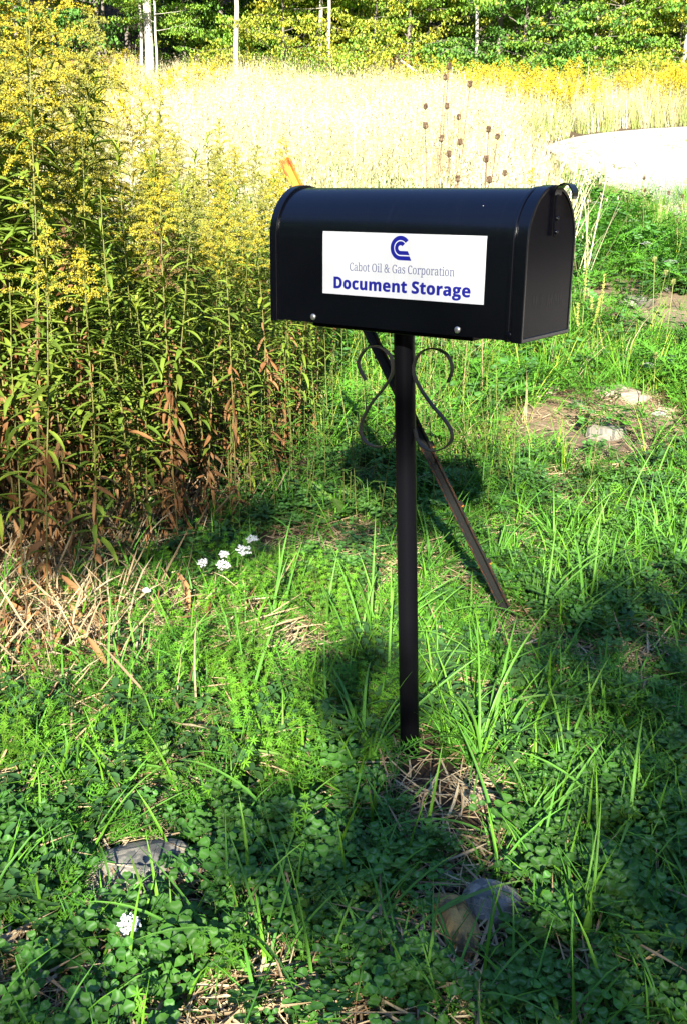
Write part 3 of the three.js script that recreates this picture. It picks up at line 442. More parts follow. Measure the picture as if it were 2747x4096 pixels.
{
  const gT = 'tall goldenrod stem in flower in the thicket left of the mailbox', gG = 'goldenrod stem still in green leaf in the thicket left of the mailbox', gB = 'brown dried weed stalk among the goldenrod left of the mailbox';
  const olive = [0.30, 0.30, 0.05];
  const protos = [{ h: 1.38, dead: 0.42, plume: 0.32 }, { h: 1.30, dead: 0.5, plume: 0.28, col: olive }, { h: 1.42, dead: 0.38, plume: 0.38, nB: 26 }, { h: 1.22, dead: 0.45, plume: 0.25, col: olive }, { h: 1.34, dead: 0.55, plume: 0.30, col: mixc(C.gold, olive, 0.6) }, { h: 1.28, dead: 0.35, plume: 0.22, col: olive }].map((o) => goldenrodThing(o, gT, 'goldenrod stems in flower'));
  const greens = [{ h: 1.2, dead: 0.3 }, { h: 0.85, dead: 0.25 }, { h: 1.35, dead: 0.4 }].map((o) => goldenrodThing(o, gG, 'goldenrod stems in green leaf'));
  const dries = [{ h: 1.3, dead: 1, plume: 0.3, dry: true }, { h: 1.15, dead: 1, plume: 0.22, dry: true }].map((o) => goldenrodThing(o, gB, 'dried stalks in the thicket'));
  // where the thicket stands: front edge runs back and to the right
  const edge = (x) => x < -0.86 ? lerp(-1.0, -1.18, (x + 1.7) / 0.84) : x < -0.5 ? lerp(-1.18, -1.8, (x + 0.86) / 0.36) : lerp(-1.8, -2.6, (x + 0.5) / 0.2);
  const spots = []; let guard = 0;
  while (spots.length < 286 && guard++ < 20000) {
    const d = Math.sqrt(U(2.8 ** 2, 7.2 ** 2)), z = CAM.z - d, x = U(CAM.x - 0.36 * d - 0.2, -0.32 + 0.04 * (d - 3));
    if (z > edge(x)) continue; if (d > 5 && R() < 0.35) continue;
    const sep = 0.062 + 0.025 * (d - 2.8); if (spots.some((q) => (q[0] - x) ** 2 + (q[1] - z) ** 2 < sep * sep)) continue;
    spots.push([x, z]);
  }
  const firstUse = new Set();
  spots.forEach(([x, z], i) => {
    const d = CAM.z - z, u = R(), pool = u < 0.08 ? dries : u < 0.44 ? greens : protos, p = pool[Math.floor(R() * pool.length)];
    const o = firstUse.has(p) ? copy(p) : p; firstUse.add(p); { const u2 = (x - CAM.x) / d, zone = `${d < 3.9 ? 'front' : d < 5.4 ? 'middle' : 'back'} rows, ${u2 < -0.24 ? 'left' : u2 < -0.14 ? 'central' : 'right'} part of the thicket`; const what = pool === dries ? 'brown dried weed stalk' : pool === greens ? 'green goldenrod without flowers' : 'tall goldenrod in yellow flower'; o.userData.label = `${what}, ${zone}`; o.userData.group = `${what}, ${zone}`; }
    const leftness = clamp01((-x - 0.3) / 1.2);
    setPlant(o, x, z, U(0, 6.283), lerp(0.82, 1.12, leftness) * U(0.76, 1.1) * (1 + 0.28 * sstep(-0.24, -0.34, (x - CAM.x) / d)), U(-0.13, 0.13), U(-0.16, 0.16));
  });
  for (const p of [...protos, ...greens, ...dries]) if (!firstUse.has(p)) scene.remove(p);
  // the nearest stems, leaf by leaf
  [[-1.02, -0.74, 1.12, 0.26, 0.4, 1, 'nearest goldenrod at the left edge with a long loose plume'], [-0.90, -0.86, 1.06, 0.17, 0.3, 0.98, 'near goldenrod with a short broad plume by the left edge'], [-1.10, -0.98, 1.8, 0.5, 0.4, 1, 'tallest goldenrod rising out of the top left corner'], [-0.72, -1.3, 1.25, 0.24, 0.5, 1, 'front goldenrod with a yellowing straight stem before the dark gap'], [-0.56, -1.62, 1.2, 0.22, 0.55, 1, 'front goldenrod hung with dead leaves at the right end of the thicket'], [-0.86, -1.17, 1.22, 0, 0.42, 1, 'front green goldenrod without flowers in the middle of the thicket'], [-1.02, -1.1, 1.3, 0.22, 0.48, 1, 'front goldenrod with brown lower leaves left of the dark gap'], [-1.14, -0.9, 0.95, 0, 0.3, 1, 'leafy green goldenrod shoot low at the left edge'], [-0.43, -2.0, 1.12, 0.18, 0.6, 1, 'last front goldenrod with shaggy dead leaves beside the post']].forEach(([x, z, h, pl, dead, s, label], i) => { R = rng(300 + i); const o = goldenrodThing({ h, plume: pl, dead, nB: 18, col: i % 2 ? C.gold : mixc(C.gold, olive, 0.3) }, label, null, true); setPlant(o, x, z, i * 1.3, s, U(-0.04, 0.04), U(-0.06, 0.06)); });
  R = rng(55);
  [[pxx(610, 6.4), 6.4, 1.18, 0.24, 'lone goldenrod against the pale field left of the stake top'], [pxx(665, 6.0), 6.0, 1.2, 0.2, 'lone goldenrod with a drooping plume above the stake top'], [pxx(812, 7.2), 7.2, 1.0, 0.2, 'lone leafy goldenrod above the left half of the mailbox'], [pxx(1192, 8.4), 8.4, 1.05, 0.16, 'lone goldenrod above the right end of the mailbox']].forEach(([x, d, h, pl, label], i) => { const o = goldenrodThing({ h, plume: pl, dead: 0.2, nB: 14 }, label, null, true); setPlant(o, x, CAM.z - d, i, 1, 0, U(-0.05, 0.05)); });
}

// ------------------------------------------------------------------ wild carrot: dry nests and white heads
function nestThing(h, label, n = 1, green = false) {
  const t = thing('seed_head_stalk', label, 'seed head'), S = new GB(), pts = goldenStem(h), col = green ? [0.30, 0.33, 0.10] : [0.17, 0.105, 0.06]; S.tube(pts, 0.003, 0.002, 5, green ? [0.2, 0.26, 0.07] : [0.36, 0.26, 0.13], col);
  const heads = [[pts[9], 0.5]];
  for (let k = 1; k < n; k++) { const b = along(pts, U(0.35, 0.75)), a = U(0, 6.283), l = U(0.10, 0.28), q = [b, [b[0] + Math.cos(a) * l * 0.3, b[1] + l * 0.55, b[2] + Math.sin(a) * l * 0.3], [b[0] + Math.cos(a) * l * 0.42, b[1] + l, b[2] + Math.sin(a) * l * 0.42]]; S.tube(q, 0.0017, 0.0011, 4, col); heads.push([q[2], U(0.4, 0.6)]); }
  part('stalk', S.geo(), M.stem, t);
  for (const [b, s] of heads) { const G = new GB(); for (let k = 0; k < 30; k++) { const a = k * 2.4, rr = 0.03 * s * (0.55 + 0.45 * (k % 3) / 2); const q = [[b[0], b[1], b[2]], [b[0] + Math.cos(a) * rr, b[1] + 0.022 * s, b[2] + Math.sin(a) * rr], [b[0] + Math.cos(a) * rr * 0.95, b[1] + 0.048 * s, b[2] + Math.sin(a) * rr * 0.95], [b[0] + Math.cos(a) * rr * 0.5, b[1] + 0.064 * s, b[2] + Math.sin(a) * rr * 0.5]]; G.tube(q, 0.0013, 0.001, 3, jit(col, 0.3)); for (let m = 0; m < 5; m++) G.fleck(q[3][0] + U(-0.006, 0.006), q[3][1] + U(-0.008, 0.004), q[3][2] + U(-0.006, 0.006), 0.007, jit(col, 0.35), 0.6); } part('seed_head', G.geo(), M.stem, t); }
  return t;
}
R = rng(61);
const headH = (y, d) => 1.17 + d * (454 - y) / 2285 * 1.05 - profile(d) - 0.03;
[[990, 197, 6.0, 2, 'tallest brown seed head standing above the mailbox lid'], [969, 215, 6.6, 1, 'small brown seed head just left of the tallest one'], [1018, 228, 5.8, 2, 'brown seed head right of the tallest one'], [1046, 273, 6.2, 2, 'broad brown seed head in the middle of the group'], [1020, 288, 6.6, 1, 'small seed head below the broad one'], [985, 305, 5.6, 1, 'small seed head half way down below the tallest one'], [1090, 316, 6.0, 2, 'brown seed heads on a forked stalk right of the group'], [953, 327, 5.4, 1, 'leftmost brown seed head above the mailbox'], [1077, 328, 6.4, 1, 'seed head left of the forked stalk'], [1040, 340, 5.8, 2, 'seed head low in the middle of the group'], [1115, 366, 5.2, 2, 'low dark seed head near the right end of the lid'], [980, 362, 5.6, 1, 'low seed head just over the lid under the tallest one'], [1062, 405, 5.2, 2, 'lowest seed head just over the middle of the lid'], [1010, 408, 5.6, 1, 'seed head half hidden by the lid left of the lowest one'], [1135, 395, 6.2, 1, 'small seed head right of the low dark one']].forEach(([px, y, d, n, label], i) => { const o = nestThing(Math.max(0.5, headH(y, d)), label, n); setPlant(o, pxx(px, d), CAM.z - d, i, 1, 0, U(-0.02, 0.02)); });
[[1462, 10.5, 0.75, 2, 'dark seed head pair before the gravel lane'], [1535, 10.2, 0.62, 2, 'seed heads at the right edge before the gravel lane']].forEach(([px, d, h, n, label], i) => { const o = nestThing(h, label, n); setPlant(o, pxx(px, d), CAM.z - d, i, 1); });
[[1505, 6.6, 0.62, 2, 'pale green seed head pair right of the mailbox'], [1535, 6.2, 0.55, 1, 'closed green seed head at the right edge beside white flowers'], [1520, 5.4, 0.22, 1, 'low green seed head by the bare earth at right']].forEach(([px, d, h, n, label], i) => { const o = nestThing(h, label, n, true); setPlant(o, pxx(px, d), CAM.z - d, i * 2, 1); });
function laceThing(h, w, label) {
  const t = thing('white_umbel', label, 'white flower'), S = new GB(), pts = goldenStem(h), b = pts[9]; S.tube(pts, 0.0018, 0.0012, 5, [0.14, 0.22, 0.05]);
  const F = new GB(); for (let k = 0; k < 22; k++) { const a = k * 2.4, rr = w * Math.sqrt((k + 0.5) / 22), c = [b[0] + Math.cos(a) * rr, b[1] + 0.03 - rr * rr * 8 + U(-0.003, 0.004), b[2] + Math.sin(a) * rr]; S.tube([b, [lerp(b[0], c[0], 0.6), b[1] + 0.014, lerp(b[2], c[2], 0.6)], c], 0.0007, 0.0005, 3, [0.16, 0.26, 0.07]); for (let m = 0; m < 9; m++) { const q = w * 0.14; F.leaf([c[0] + U(-q, q), c[1] + U(-0.001, 0.003), c[2] + U(-q, q)], U(0, 6.283), U(-0.2, 0.3), 0.0040, 0.0034, { seg: 2, prof: OVALQ, fold: 0, col: jit(C.white, 0.06) }); } }
  part('stalk', S.geo(), M.stem, t); part('umbel', F.geo(), M.flower, t, 'stuff'); return t;
}
R = rng(71);
[[-0.49, -1.05, 0.13, 0.022, 'white flower head at the foot of the thicket, highest of its group'], [-0.42, -1.08, 0.15, 0.018, 'white flower head right of the highest one at the thicket foot'], [-0.535, -0.92, 0.10, 0.020, 'white flower head below the others at the thicket foot'], [-0.575, -0.94, 0.10, 0.015, 'small white flower head left of the lower one at the thicket foot'], [-0.515, -1.0, 0.12, 0.014, 'tiny white flower head between the larger ones at the thicket foot'], [-0.5, 0.60, 0.07, 0.017, 'white flower head low in the ground cover at the bottom left'], [-0.72, -0.75, 0.08, 0.010, 'tiny white flower low before the thicket']].forEach(([x, z, h, w, label], i) => { const o = laceThing(h, w, label); setPlant(o, x, z, 0, 1, U(0.25, 0.55), U(-0.15, 0.15)); });
[[1490, 5.9, 0.12, 0.05, 'white flower head above the bare earth at the right edge'], [1535, 4.6, 0.16, 0.035, 'white flower head at the right edge below the bare earth'], [1500, 5.6, 0.14, 0.04, 'white flower head right of the bare earth stones'], [1470, 8.2, 0.5, 0.045, 'flat white flower head in the tall weeds right of the mailbox'], [1525, 7.9, 0.42, 0.05, 'flat white flower head at the right edge of the weeds'], [1345, 11, 0.45, 0.05, 'small white flower head over green growth beside the mailbox'], [1395, 11.5, 0.4, 0.05, 'white flower head in the green growth before the lane'], [1430, 10, 0.42, 0.05, 'white flower head below the lane among weeds'], [1190, 12, 0.8, 0.06, 'white flower head over pale grass above the mailbox end'], [505, 13, 1.1, 0.07, 'white flower head far back in the pale field']].forEach(([px, d, h, w, label], i) => { const o = laceThing(h, w, label); setPlant(o, pxx(px, d), CAM.z - d, i, 1, 0.12, 0); });

// ragweed spikes right of the mailbox
R = rng(81);
[[1338, 6.6, 0.66, 'tall ragweed spikes beside the mailbox door'], [1380, 6.9, 0.5, 'shorter ragweed spikes right of the tall one']].forEach(([px, d, h, label], i) => {
  const t = thing('ragweed', label, 'ragweed'), S = new GB(), L = new GB(), P = new GB();
  for (let b = 0; b < (i ? 2 : 4); b++) { const a = U(0, 6.283), l = b ? h * U(0.55, 0.85) : h, o = b ? 0.09 : 0, pts = [[0, -0.02, 0], [Math.cos(a) * o, l * 0.45, Math.sin(a) * o], [Math.cos(a) * o * 1.5, l * 0.75, Math.sin(a) * o * 1.5], [Math.cos(a) * o * 1.7, l, Math.sin(a) * o * 1.7]]; S.tube(pts, 0.003, 0.001, 5, [0.30, 0.30, 0.10]); for (let k = 0; k < 120; k++) { const c = along(pts, U(0.5, 1)); P.fleck(c[0] + U(-0.008, 0.008), c[1], c[2] + U(-0.008, 0.008), 0.009, jit([0.45, 0.46, 0.12], 0.25), 0.8); } for (let k = 0; k < 16; k++) L.leaf(along(pts, U(0.05, 0.5)), U(0, 6.283), U(0, 0.6), U(0.04, 0.09), 0.014, { droop: 0.8, col: jit(C.grass, 0.2) }); }
  part('stem', S.geo(), M.stem, t); part('leaves', L.geo(), M.leaf, t, 'stuff'); part('flower_spike', P.geo(), M.flower, t, 'stuff'); setPlant(t, pxx(px, d), CAM.z - d, i, 1);
});

// ------------------------------------------------------------------ broad-leaved rosettes and long grass tufts, leaf by leaf
function rosette(label, n, len, wid, el, wavy) { const t = thing('broadleaf_weed', label, 'weed'); for (let k = 0; k < n; k++) { const G = new GB(), c = jit(C.bed, 0.15); G.leaf([0, 0, 0], k * 2.4 + U(-0.3, 0.3), el + U(-0.25, 0.3), len * U(0.7, 1.1), wid * U(0.8, 1.1), { seg: 9, prof: wavy ? (q) => SPOON(q) * (0.85 + 0.22 * Math.sin(q * 26)) : SPOON, droop: U(0.4, 0.9), fold: 0.14, col: c, mid: mixc(c, [0.35, 0.45, 0.2], 0.6) }); part('leaf', G.geo(), M.leaf, t); } return t; }
R = rng(91);
setPlant(rosette('broad-leaved weed rosette at the shaded foot of the thicket beside the post', 12, 0.24, 0.06, 0.75, true), -0.155, -1.66, 0.4, 1);
setPlant(rosette('upright broad-leaved weed at left in the sunlit ground cover', 9, 0.14, 0.032, 0.95, false), -0.585, 0.11, 0.2, 1);
setPlant(rosette('low broad-leaved weed left of the upright one', 7, 0.11, 0.032, 0.55, false), -0.72, 0.10, 1.2, 1);
setPlant(rosette('small broad-leaved weed in shade left of the post foot', 5, 0.10, 0.035, 0.4, false), -0.33, -0.05, 2.2, 1);
setPlant(rosette('yellow spotted weed at the left edge under the thicket', 6, 0.09, 0.035, 0.7, false), -1.02, -0.45, 0.2, 1);
const bladeGeo = []; R = rng(95);
for (let k = 0; k < 10; k++) { const G = new GB(), c = jit(mixc(C.grass, k === 7 ? C.grassY : C.grass, 0.3), 0.15); G.leaf([0, 0, 0], 0, lerp(1.45, 0.75, k / 9), 1, 0.026 + 0.010 * R(), { seg: 9, prof: BLADE, droop: [0.5, 0.9, 1.5, 1.9, 0.7, 2.3, 1.2, 2.0, 0.4, 1.4][k], twist: U(-0.8, 0.8), curl: U(-0.2, 0.2), fold: 0.22, col: c, tip: mixc(c, [0.30, 0.34, 0.10], 0.15) }); bladeGeo.push(G.geo()); }
function tuft(x, z, n, len, label, group, spreadR = 0.02) { const t = thing('grass_tuft', label, 'grass tuft', group); for (let k = 0; k < n; k++) { const m = part('blade', bladeGeo[Math.floor(R() * 10)], M.grass, t); const a = U(0, 6.283); m.position.set(Math.cos(a) * spreadR * R(), 0, Math.sin(a) * spreadR * R()); m.rotation.y = U(0, 6.283); const l = len * U(0.5, 1.1); m.scale.set(l, l, Math.min(l, 0.28)); } setPlant(t, x, z, U(0, 6.283), 1); return t; }
R = rng(97);
tuft(0.15, 0.02, 33, 0.37, 'large long-bladed grass tuft right of the post foot', null, 0.04);
tuft(-0.06, 0.24, 16, 0.17, 'grass tuft in front of the post foot', null, 0.03);
tuft(0.17, 0.33, 24, 0.31, 'bright grass tuft on the sunlit bare spot at lower right', null, 0.04);
tuft(-0.12, 0.62, 18, 0.24, 'dark grass tuft at the bottom left of the ochre stone', null, 0.03);
tuft(0.41, -0.66, 14, 0.37, 'grass tuft around the foot of the leaning stake', null, 0.05);
tuft(-0.10, 0.02, 13, 0.37, 'long-bladed grass tuft close against the left of the post', null, 0.03);
tuft(0.40, 0.30, 18, 0.33, 'grass tuft with arching blades at the lower right edge', null, 0.04);
tuft(0.24, 0.58, 15, 0.29, 'grass tuft at the bottom right corner', null, 0.04);
tuft(-0.36, -0.15, 9, 0.42, 'few long pale blades in the sunlit bedstraw left of the post', null, 0.05);
tuft(-0.02, 0.74, 18, 0.22, 'grass tuft cut by the bottom of the picture', null, 0.04);
tuft(-0.62, 0.33, 10, 0.26, 'grass tuft beside the flat grey stone at lower left', null, 0.03);
function loneBlade(x, z, az, el, len, wid, droop, label) { const t = thing('long_grass', label, 'grass'), G = new GB(); t.userData.kind = 'thing'; const c = jit(C.grass, 0.1); G.leaf([0, -0.01, 0], az, el, len, wid, { seg: 14, prof: BLADE, droop, twist: 0.4, fold: 0.2, col: c, tip: mixc(c, [0.32, 0.36, 0.12], 0.4) }); part('blade', G.geo(), M.grass, t); setPlant(t, x, z, 0, 1); }
loneBlade(-0.52, 0.02, 0.25, 0.75, 0.36, 0.013, 1.15, 'long pale blade lying over the sunlit ground cover at left');
loneBlade(-0.24, -0.14, 3.5, 1.15, 0.30, 0.010, 0.25, 'straight pale blade leaning left in the sunlit bedstraw');
loneBlade(-0.20, -0.42, 3.4, 1.3, 0.24, 0.010, 0.2, 'short upright blade left of the post in sun');
loneBlade(0.12, -0.10, 0.1, 1.2, 0.34, 0.012, 1.5, 'arching blade beside the right of the post');
loneBlade(0.10, 0.30, 0.2, 0.7, 0.30, 0.014, 1.2, 'broad arching blade over the sunlit bare spot');
loneBlade(-0.10, 0.60, -0.35, 0.8, 0.30, 0.012, 0.9, 'dark blade crossing the ochre stone');
loneBlade(-0.48, 0.50, 1.9, 1.3, 0.20, 0.010, 0.1, 'upright blade in front of the flat grey stone');
for (let k = 0, g = 0; k < 46 && g < 900; g++) { const d = U(2.1, 6.5), x = CAM.x + U(-0.34, 0.36) * d, z = CAM.z - d; if (x < -0.25 && d > 2.9) continue; if (x < -0.1 && R() < 0.6) continue; if (bareAt(x, z) > 0.35 || bareAt(x, z - 0.3) > 0.6) continue; k++; tuft(x, z, 8 + Math.floor(R() * 6), U(0.22, 0.42), `loose tuft of long grass ${d < 3 ? 'near the post' : d < 4.6 ? 'behind the post' : 'well behind the post'} ${side(x, z)}`, `loose tufts of long grass ${d < 3 ? 'near the post' : d < 4.6 ? 'behind the post' : 'well behind the post'} ${side(x, z)}`, 0.04); }

for (let k = 0, g = 0; k < 34 && g < 900; g++) { const d = U(1.15, 2.5), x = CAM.x + U(-0.36, 0.38) * d, z = CAM.z - d; if (bareAt(x, z) > 0.4 || (x < -0.1 && R() < 0.45)) continue; k++; tuft(x, z, 4 + Math.floor(R() * 5), U(0.16, 0.34), `few arching grass blades in the nearest ground cover ${side(x, z)}`, `arching grass blades near the viewer ${side(x, z)}`, 0.03); }
R = rng(99);
for (let k = 0, g = 0; k < 26 && g < 900; g++) { const d = U(1.2, 3.4), x = CAM.x + U(-0.36, 0.38) * d, z = CAM.z - d; if (bareAt(x, z) > 0.5 || (x < -0.4 && z < -1)) continue; k++; const o = rosette(`small broad-leaved weed in the ground cover ${d < 2.1 ? 'before' : 'behind'} the post foot ${side(x, z)}`, 4 + Math.floor(R() * 4), U(0.05, 0.10), U(0.016, 0.03), U(0.4, 0.9), R() < 0.3); o.userData.group = o.userData.label; setPlant(o, x, z, U(0, 6.283), 1); }

// ------------------------------------------------------------------ ground cover (uncountable): instanced sprigs
function clumpClover() { const G = new GB(); for (let k = 0; k < 9; k++) { const a = U(0, 6.283), rr = U(0.005, 0.05), b = [Math.cos(a) * rr * 0.4, -0.01, Math.sin(a) * rr * 0.4], hgt = U(0.03, 0.075), t = [Math.cos(a) * rr, hgt, Math.sin(a) * rr]; G.tube([b, [lerp(b[0], t[0], 0.4), hgt * 0.7, lerp(b[2], t[2], 0.4)], t], 0.0008, 0.0006, 3, [0.10, 0.18, 0.05]); cloverLeaf(G, t, U(0.013, 0.021)); } return G.geo(); }
function cloverLeaf(G, t, s) { const a0 = U(0, 6.283), c = jit(C.clover, 0.22), mk = mixc(c, C.cloverMark, U(0.3, 1)), tx = U(-0.3, 0.3); for (let q = 0; q < 3; q++) { const a = a0 + q * 2.094, e = U(-0.1, 0.35) + tx * Math.cos(a), d = [Math.cos(e) * Math.cos(a), Math.sin(e), Math.cos(e) * Math.sin(a)], h = [-Math.sin(a), 0, Math.cos(a)]; const pt = (u, w, l, cc) => G.v(t[0] + d[0] * u + h[0] * w, t[1] + d[1] * u + l, t[2] + d[2] * u + h[2] * w, cc);
    const o = pt(0, 0, 0, c), A = pt(s * 0.5, s * 0.42, s * 0.06, c), B = pt(s * 0.5, -s * 0.42, s * 0.06, c), m1 = pt(s * 0.38, 0, -s * 0.03, c), m2 = pt(s * 0.55, 0, -s * 0.03, mk), A2 = pt(s * 0.82, s * 0.40, s * 0.06, c), B2 = pt(s * 0.82, -s * 0.40, s * 0.06, c), A3 = pt(s * 1.02, s * 0.2, s * 0.02, c), B3 = pt(s * 1.02, -s * 0.2, s * 0.02, c), m3 = pt(s * 0.72, 0, -s * 0.02, c), n = pt(s * 0.98, 0, 0, c), Am = pt(s * 0.60, s * 0.22, s * 0.01, mk), Bm = pt(s * 0.60, -s * 0.22, s * 0.01, mk);
    for (const f of [[o, A, m1], [o, m1, B], [A, Am, m1], [m1, Am, m2], [m1, m2, Bm], [m1, Bm, B], [A, A2, Am], [Am, A2, m3], [Am, m3, m2], [m2, m3, Bm], [Bm, m3, B2], [Bm, B2, B], [A2, A3, m3], [A3, n, m3], [n, B3, m3], [B3, B2, m3]]) G.tri(...f); } }
function sprigBed() { const G = new GB(); for (let s = 0; s < 3; s++) { const a = U(0, 6.283), l = U(0.08, 0.18), e0 = U(0.8, 1.4), pts = [[0, -0.01, 0]]; let e = e0, x = 0, y = 0, z = 0; for (let k = 0; k < 5; k++) { x += Math.cos(e) * Math.cos(a) * l / 5; y += Math.sin(e) * l / 5; z += Math.cos(e) * Math.sin(a) * l / 5; e += 0.06; pts.push([x, y, z]); } G.tube(pts, 0.0009, 0.0006, 3, [0.16, 0.28, 0.05]); for (let k = 1; k <= 5; k++) { const w = lerp(1, 0.6, k / 5), c = jit(C.bed, 0.2), o = U(0, 1); for (let q = 0; q < 7; q++) G.leaf(pts[k], o + q * 0.898, U(0.15, 0.5), 0.024 * w * U(0.8, 1.15), 0.0058 * w, { seg: 2, prof: (t) => t < 0.1 ? 0.4 : 1, droop: 0.4, fold: 0.1, col: c }); } } return G.geo(); }
function sprigFern() { const G = new GB(); for (let s = 0; s < 5; s++) { const a = s * 1.257 + U(-0.4, 0.4), l = U(0.07, 0.15), c = jit(C.fern, 0.22); let e = U(0.5, 1.2), x = 0, y = -0.005, z = 0; const n = 9, pts = [[x, y, z]]; for (let k = 0; k < n; k++) { x += Math.cos(e) * Math.cos(a) * l / n; y += Math.sin(e) * l / n; z += Math.cos(e) * Math.sin(a) * l / n; e -= 0.09; pts.push([x, y, z]); } G.leaf([0, -0.005, 0], a, 0.9, 0.001, 0.001, { seg: 1 }); for (let k = 3; k <= n; k++) for (const sd of [-1, 1]) { const pl = l * 0.26 * Math.sin(Math.PI * (k - 1.5) / (n - 0.5)) + 0.003, az = a + sd * 1.05; const q = G.leaf(pts[k], az, 0.25, pl, 0.0040, { seg: 2, prof: (t) => t < 0.1 ? 0.6 : 1, fold: 0, col: c, droop: 0.3 }); for (const u of [0.4, 0.75]) for (const s2 of [-1, 1]) G.leaf([lerp(pts[k][0], q[0], u), lerp(pts[k][1], q[1], u), lerp(pts[k][2], q[2], u)], az + s2 * 0.85, 0.35, pl * 0.5, 0.0032, { seg: 1, prof: () => 1, fold: 0, col: c }); } G.tube(pts, 0.0009, 0.0005, 3, c); } return G.geo(); }
function tuftShort(n, l0, l1, col, wid, el0 = 0.7) { const G = new GB(); for (let k = 0; k < n; k++) { const c = jit(col[Math.floor(R() * col.length)], 0.2), a = U(0, 6.283); G.leaf([U(-0.02, 0.02), -0.01, U(-0.02, 0.02)], a, U(el0, 1.5), U(l0, l1), wid * U(0.7, 1.3), { seg: 4, prof: BLADE, droop: U(0.2, 1.3), twist: U(-0.6, 0.6), fold: 0.2, col: c }); } return G.geo(); }
function litter() { const G = new GB(); for (let k = 0; k < 7; k++) { const a = U(0, 6.283), l = U(0.05, 0.2), x = U(-0.05, 0.05), z = U(-0.05, 0.05), e = U(-0.08, 0.3); G.leaf([x, U(0.001, 0.012), z], a, e, l, U(0.0018, 0.0048), { seg: 3, prof: (t) => t < 0.98 ? 1 : 0.5, droop: U(-0.1, 0.3), curl: U(-0.4, 0.4), twist: U(-1, 1), fold: 0.3, col: jit(mixc(C.dead, C.strawHi, R()), 0.25) }); } return G.geo(); }
function ovalHerb() { const G = new GB(); for (let s = 0; s < 3; s++) { const a = U(0, 6.283), pts = [[0, -0.01, 0]], l = U(0.04, 0.09); for (let k = 1; k <= 4; k++) pts.push([Math.cos(a) * l * 0.2 * k / 2, l * k / 4, Math.sin(a) * l * 0.2 * k / 2]); G.tube(pts, 0.001, 0.0007, 3, [0.12, 0.14, 0.05]); for (let k = 1; k <= 4; k++) for (const q of [0, Math.PI]) G.leaf(pts[k], a + k * 1.57 + q, U(0, 0.5), U(0.016, 0.028), U(0.010, 0.015), { seg: 4, prof: OVAL, droop: 0.6, fold: 0.18, col: jit([0.055, 0.135, 0.035], 0.2) }); } return G.geo(); }
function weedTall() { const G = new GB(), h = U(0.22, 0.42), pts = goldenStem(h); G.tube(pts, 0.002, 0.001, 4, [0.22, 0.24, 0.07]); const n = Math.round(h / 0.014); for (let k = 2; k < n; k++) { const t = k / n; G.leaf(along(pts, t), k * 2.4, U(0.2, 0.8), U(0.04, 0.075) * (1 - 0.4 * t), U(0.006, 0.010), { seg: 3, droop: U(0.4, 1), fold: 0.2, col: jit(mixc(C.goldLeaf, C.grass, R()), 0.2) }); } return G.geo(); }

function scatter(name, label, category, geos, mat, n, pick, o = {}) {
  const root = new THREE.Group(); root.name = numbered(name); tag(root, label, category, null, 'stuff'); scene.add(root);
  const per = geos.map(() => []), m = new THREE.Matrix4(), q = new THREE.Quaternion(), e = new THREE.Euler();
  let guard = 0, k = 0; while (k < n && guard++ < n * 60) { const s = pick(); if (!s) continue; k++; per[Math.floor(R() * geos.length)].push(s); }
  per.forEach((L, g) => {
    const im = new THREE.InstancedMesh(geos[g], mat, L.length); im.name = name.replace(/s$/, '') + '_sprigs'; im.castShadow = im.receiveShadow = true; im.userData.kind = 'stuff';
    L.forEach(([x, z, s], i) => { e.set(U(-1, 1) * (o.tilt ?? 0.15), U(0, 6.283), U(-1, 1) * (o.tilt ?? 0.15), 'YXZ'); q.setFromEuler(e); const sc = (s ?? 1) * U(o.s0 ?? 0.75, o.s1 ?? 1.25); m.compose(new THREE.Vector3(x, H(x, z) + (o.lift ?? 0), z), q, new THREE.Vector3(sc, sc * U(0.85, 1.15), sc)); im.setMatrixAt(i, m); const t = o.tint ? o.tint(x, z) : [1, 1, 1], b = U(0.8, 1.2); im.setColorAt(i, new THREE.Color().setRGB(t[0] * b, t[1] * b, t[2] * b)); });
    root.add(im);
  });
  return root;
}
const wedge = (d0, d1, side = 0.38, pad = 0.35, fall = 0) => () => { const d = fall ? Math.pow(lerp(Math.pow(d0, 2 - fall), Math.pow(d1, 2 - fall), R()), 1 / (2 - fall)) : Math.sqrt(U(d0 * d0, d1 * d1)); return [CAM.x + U(-1, 1) * (side * d + pad), CAM.z - d, d]; };
function bareAt(x, z) { return Math.exp(-((x - 1.12) ** 2 / 0.55 + (z + 2.95) ** 2 / 0.45)) * 1.4 + 1.9 * Math.exp(-((x - 2.3) ** 2 / 0.55 + (z + 6.0) ** 2 / 1.6)) + 1.2 * Math.exp(-((x - 0.14) ** 2 / 0.012 + (z - 0.22) ** 2 / 0.03)) + 1.4 * Math.exp(-((x - 0.06) ** 2 / 0.013 + (z - 0.57) ** 2 / 0.022)) + 1.3 * 1.4 * Math.exp(-(x ** 2 / 0.009 + (z - 0.11) ** 2 / 0.026)) + Math.exp(-((x - 0.33) ** 2 / 0.008 + (z + 0.62) ** 2 / 0.02)) + 1.6 * Math.exp(-((x + 0.52) ** 2 / 0.018 + (z - 0.44) ** 2 / 0.014)) + 0.9 * Math.exp(-((x + 0.15) ** 2 / 0.05 + (z + 1.35) ** 2 / 0.06)) + 0.9 * Math.exp(-((x + 0.95) ** 2 / 0.08 + (z + 0.55) ** 2 / 0.12)) + 0.8 * Math.exp(-((x + 0.72) ** 2 / 0.01 + (z + 0.02) ** 2 / 0.02)); }
const inThicket = (x, z) => x < -0.3 && z < (x < -0.86 ? -1.0 : x < -0.5 ? lerp(-1.1, -1.7, (x + 0.86) / 0.36) : -1.9);
const N = (x, z, f, k) => fbm(x * f + k * 17, z * f + k * 5);
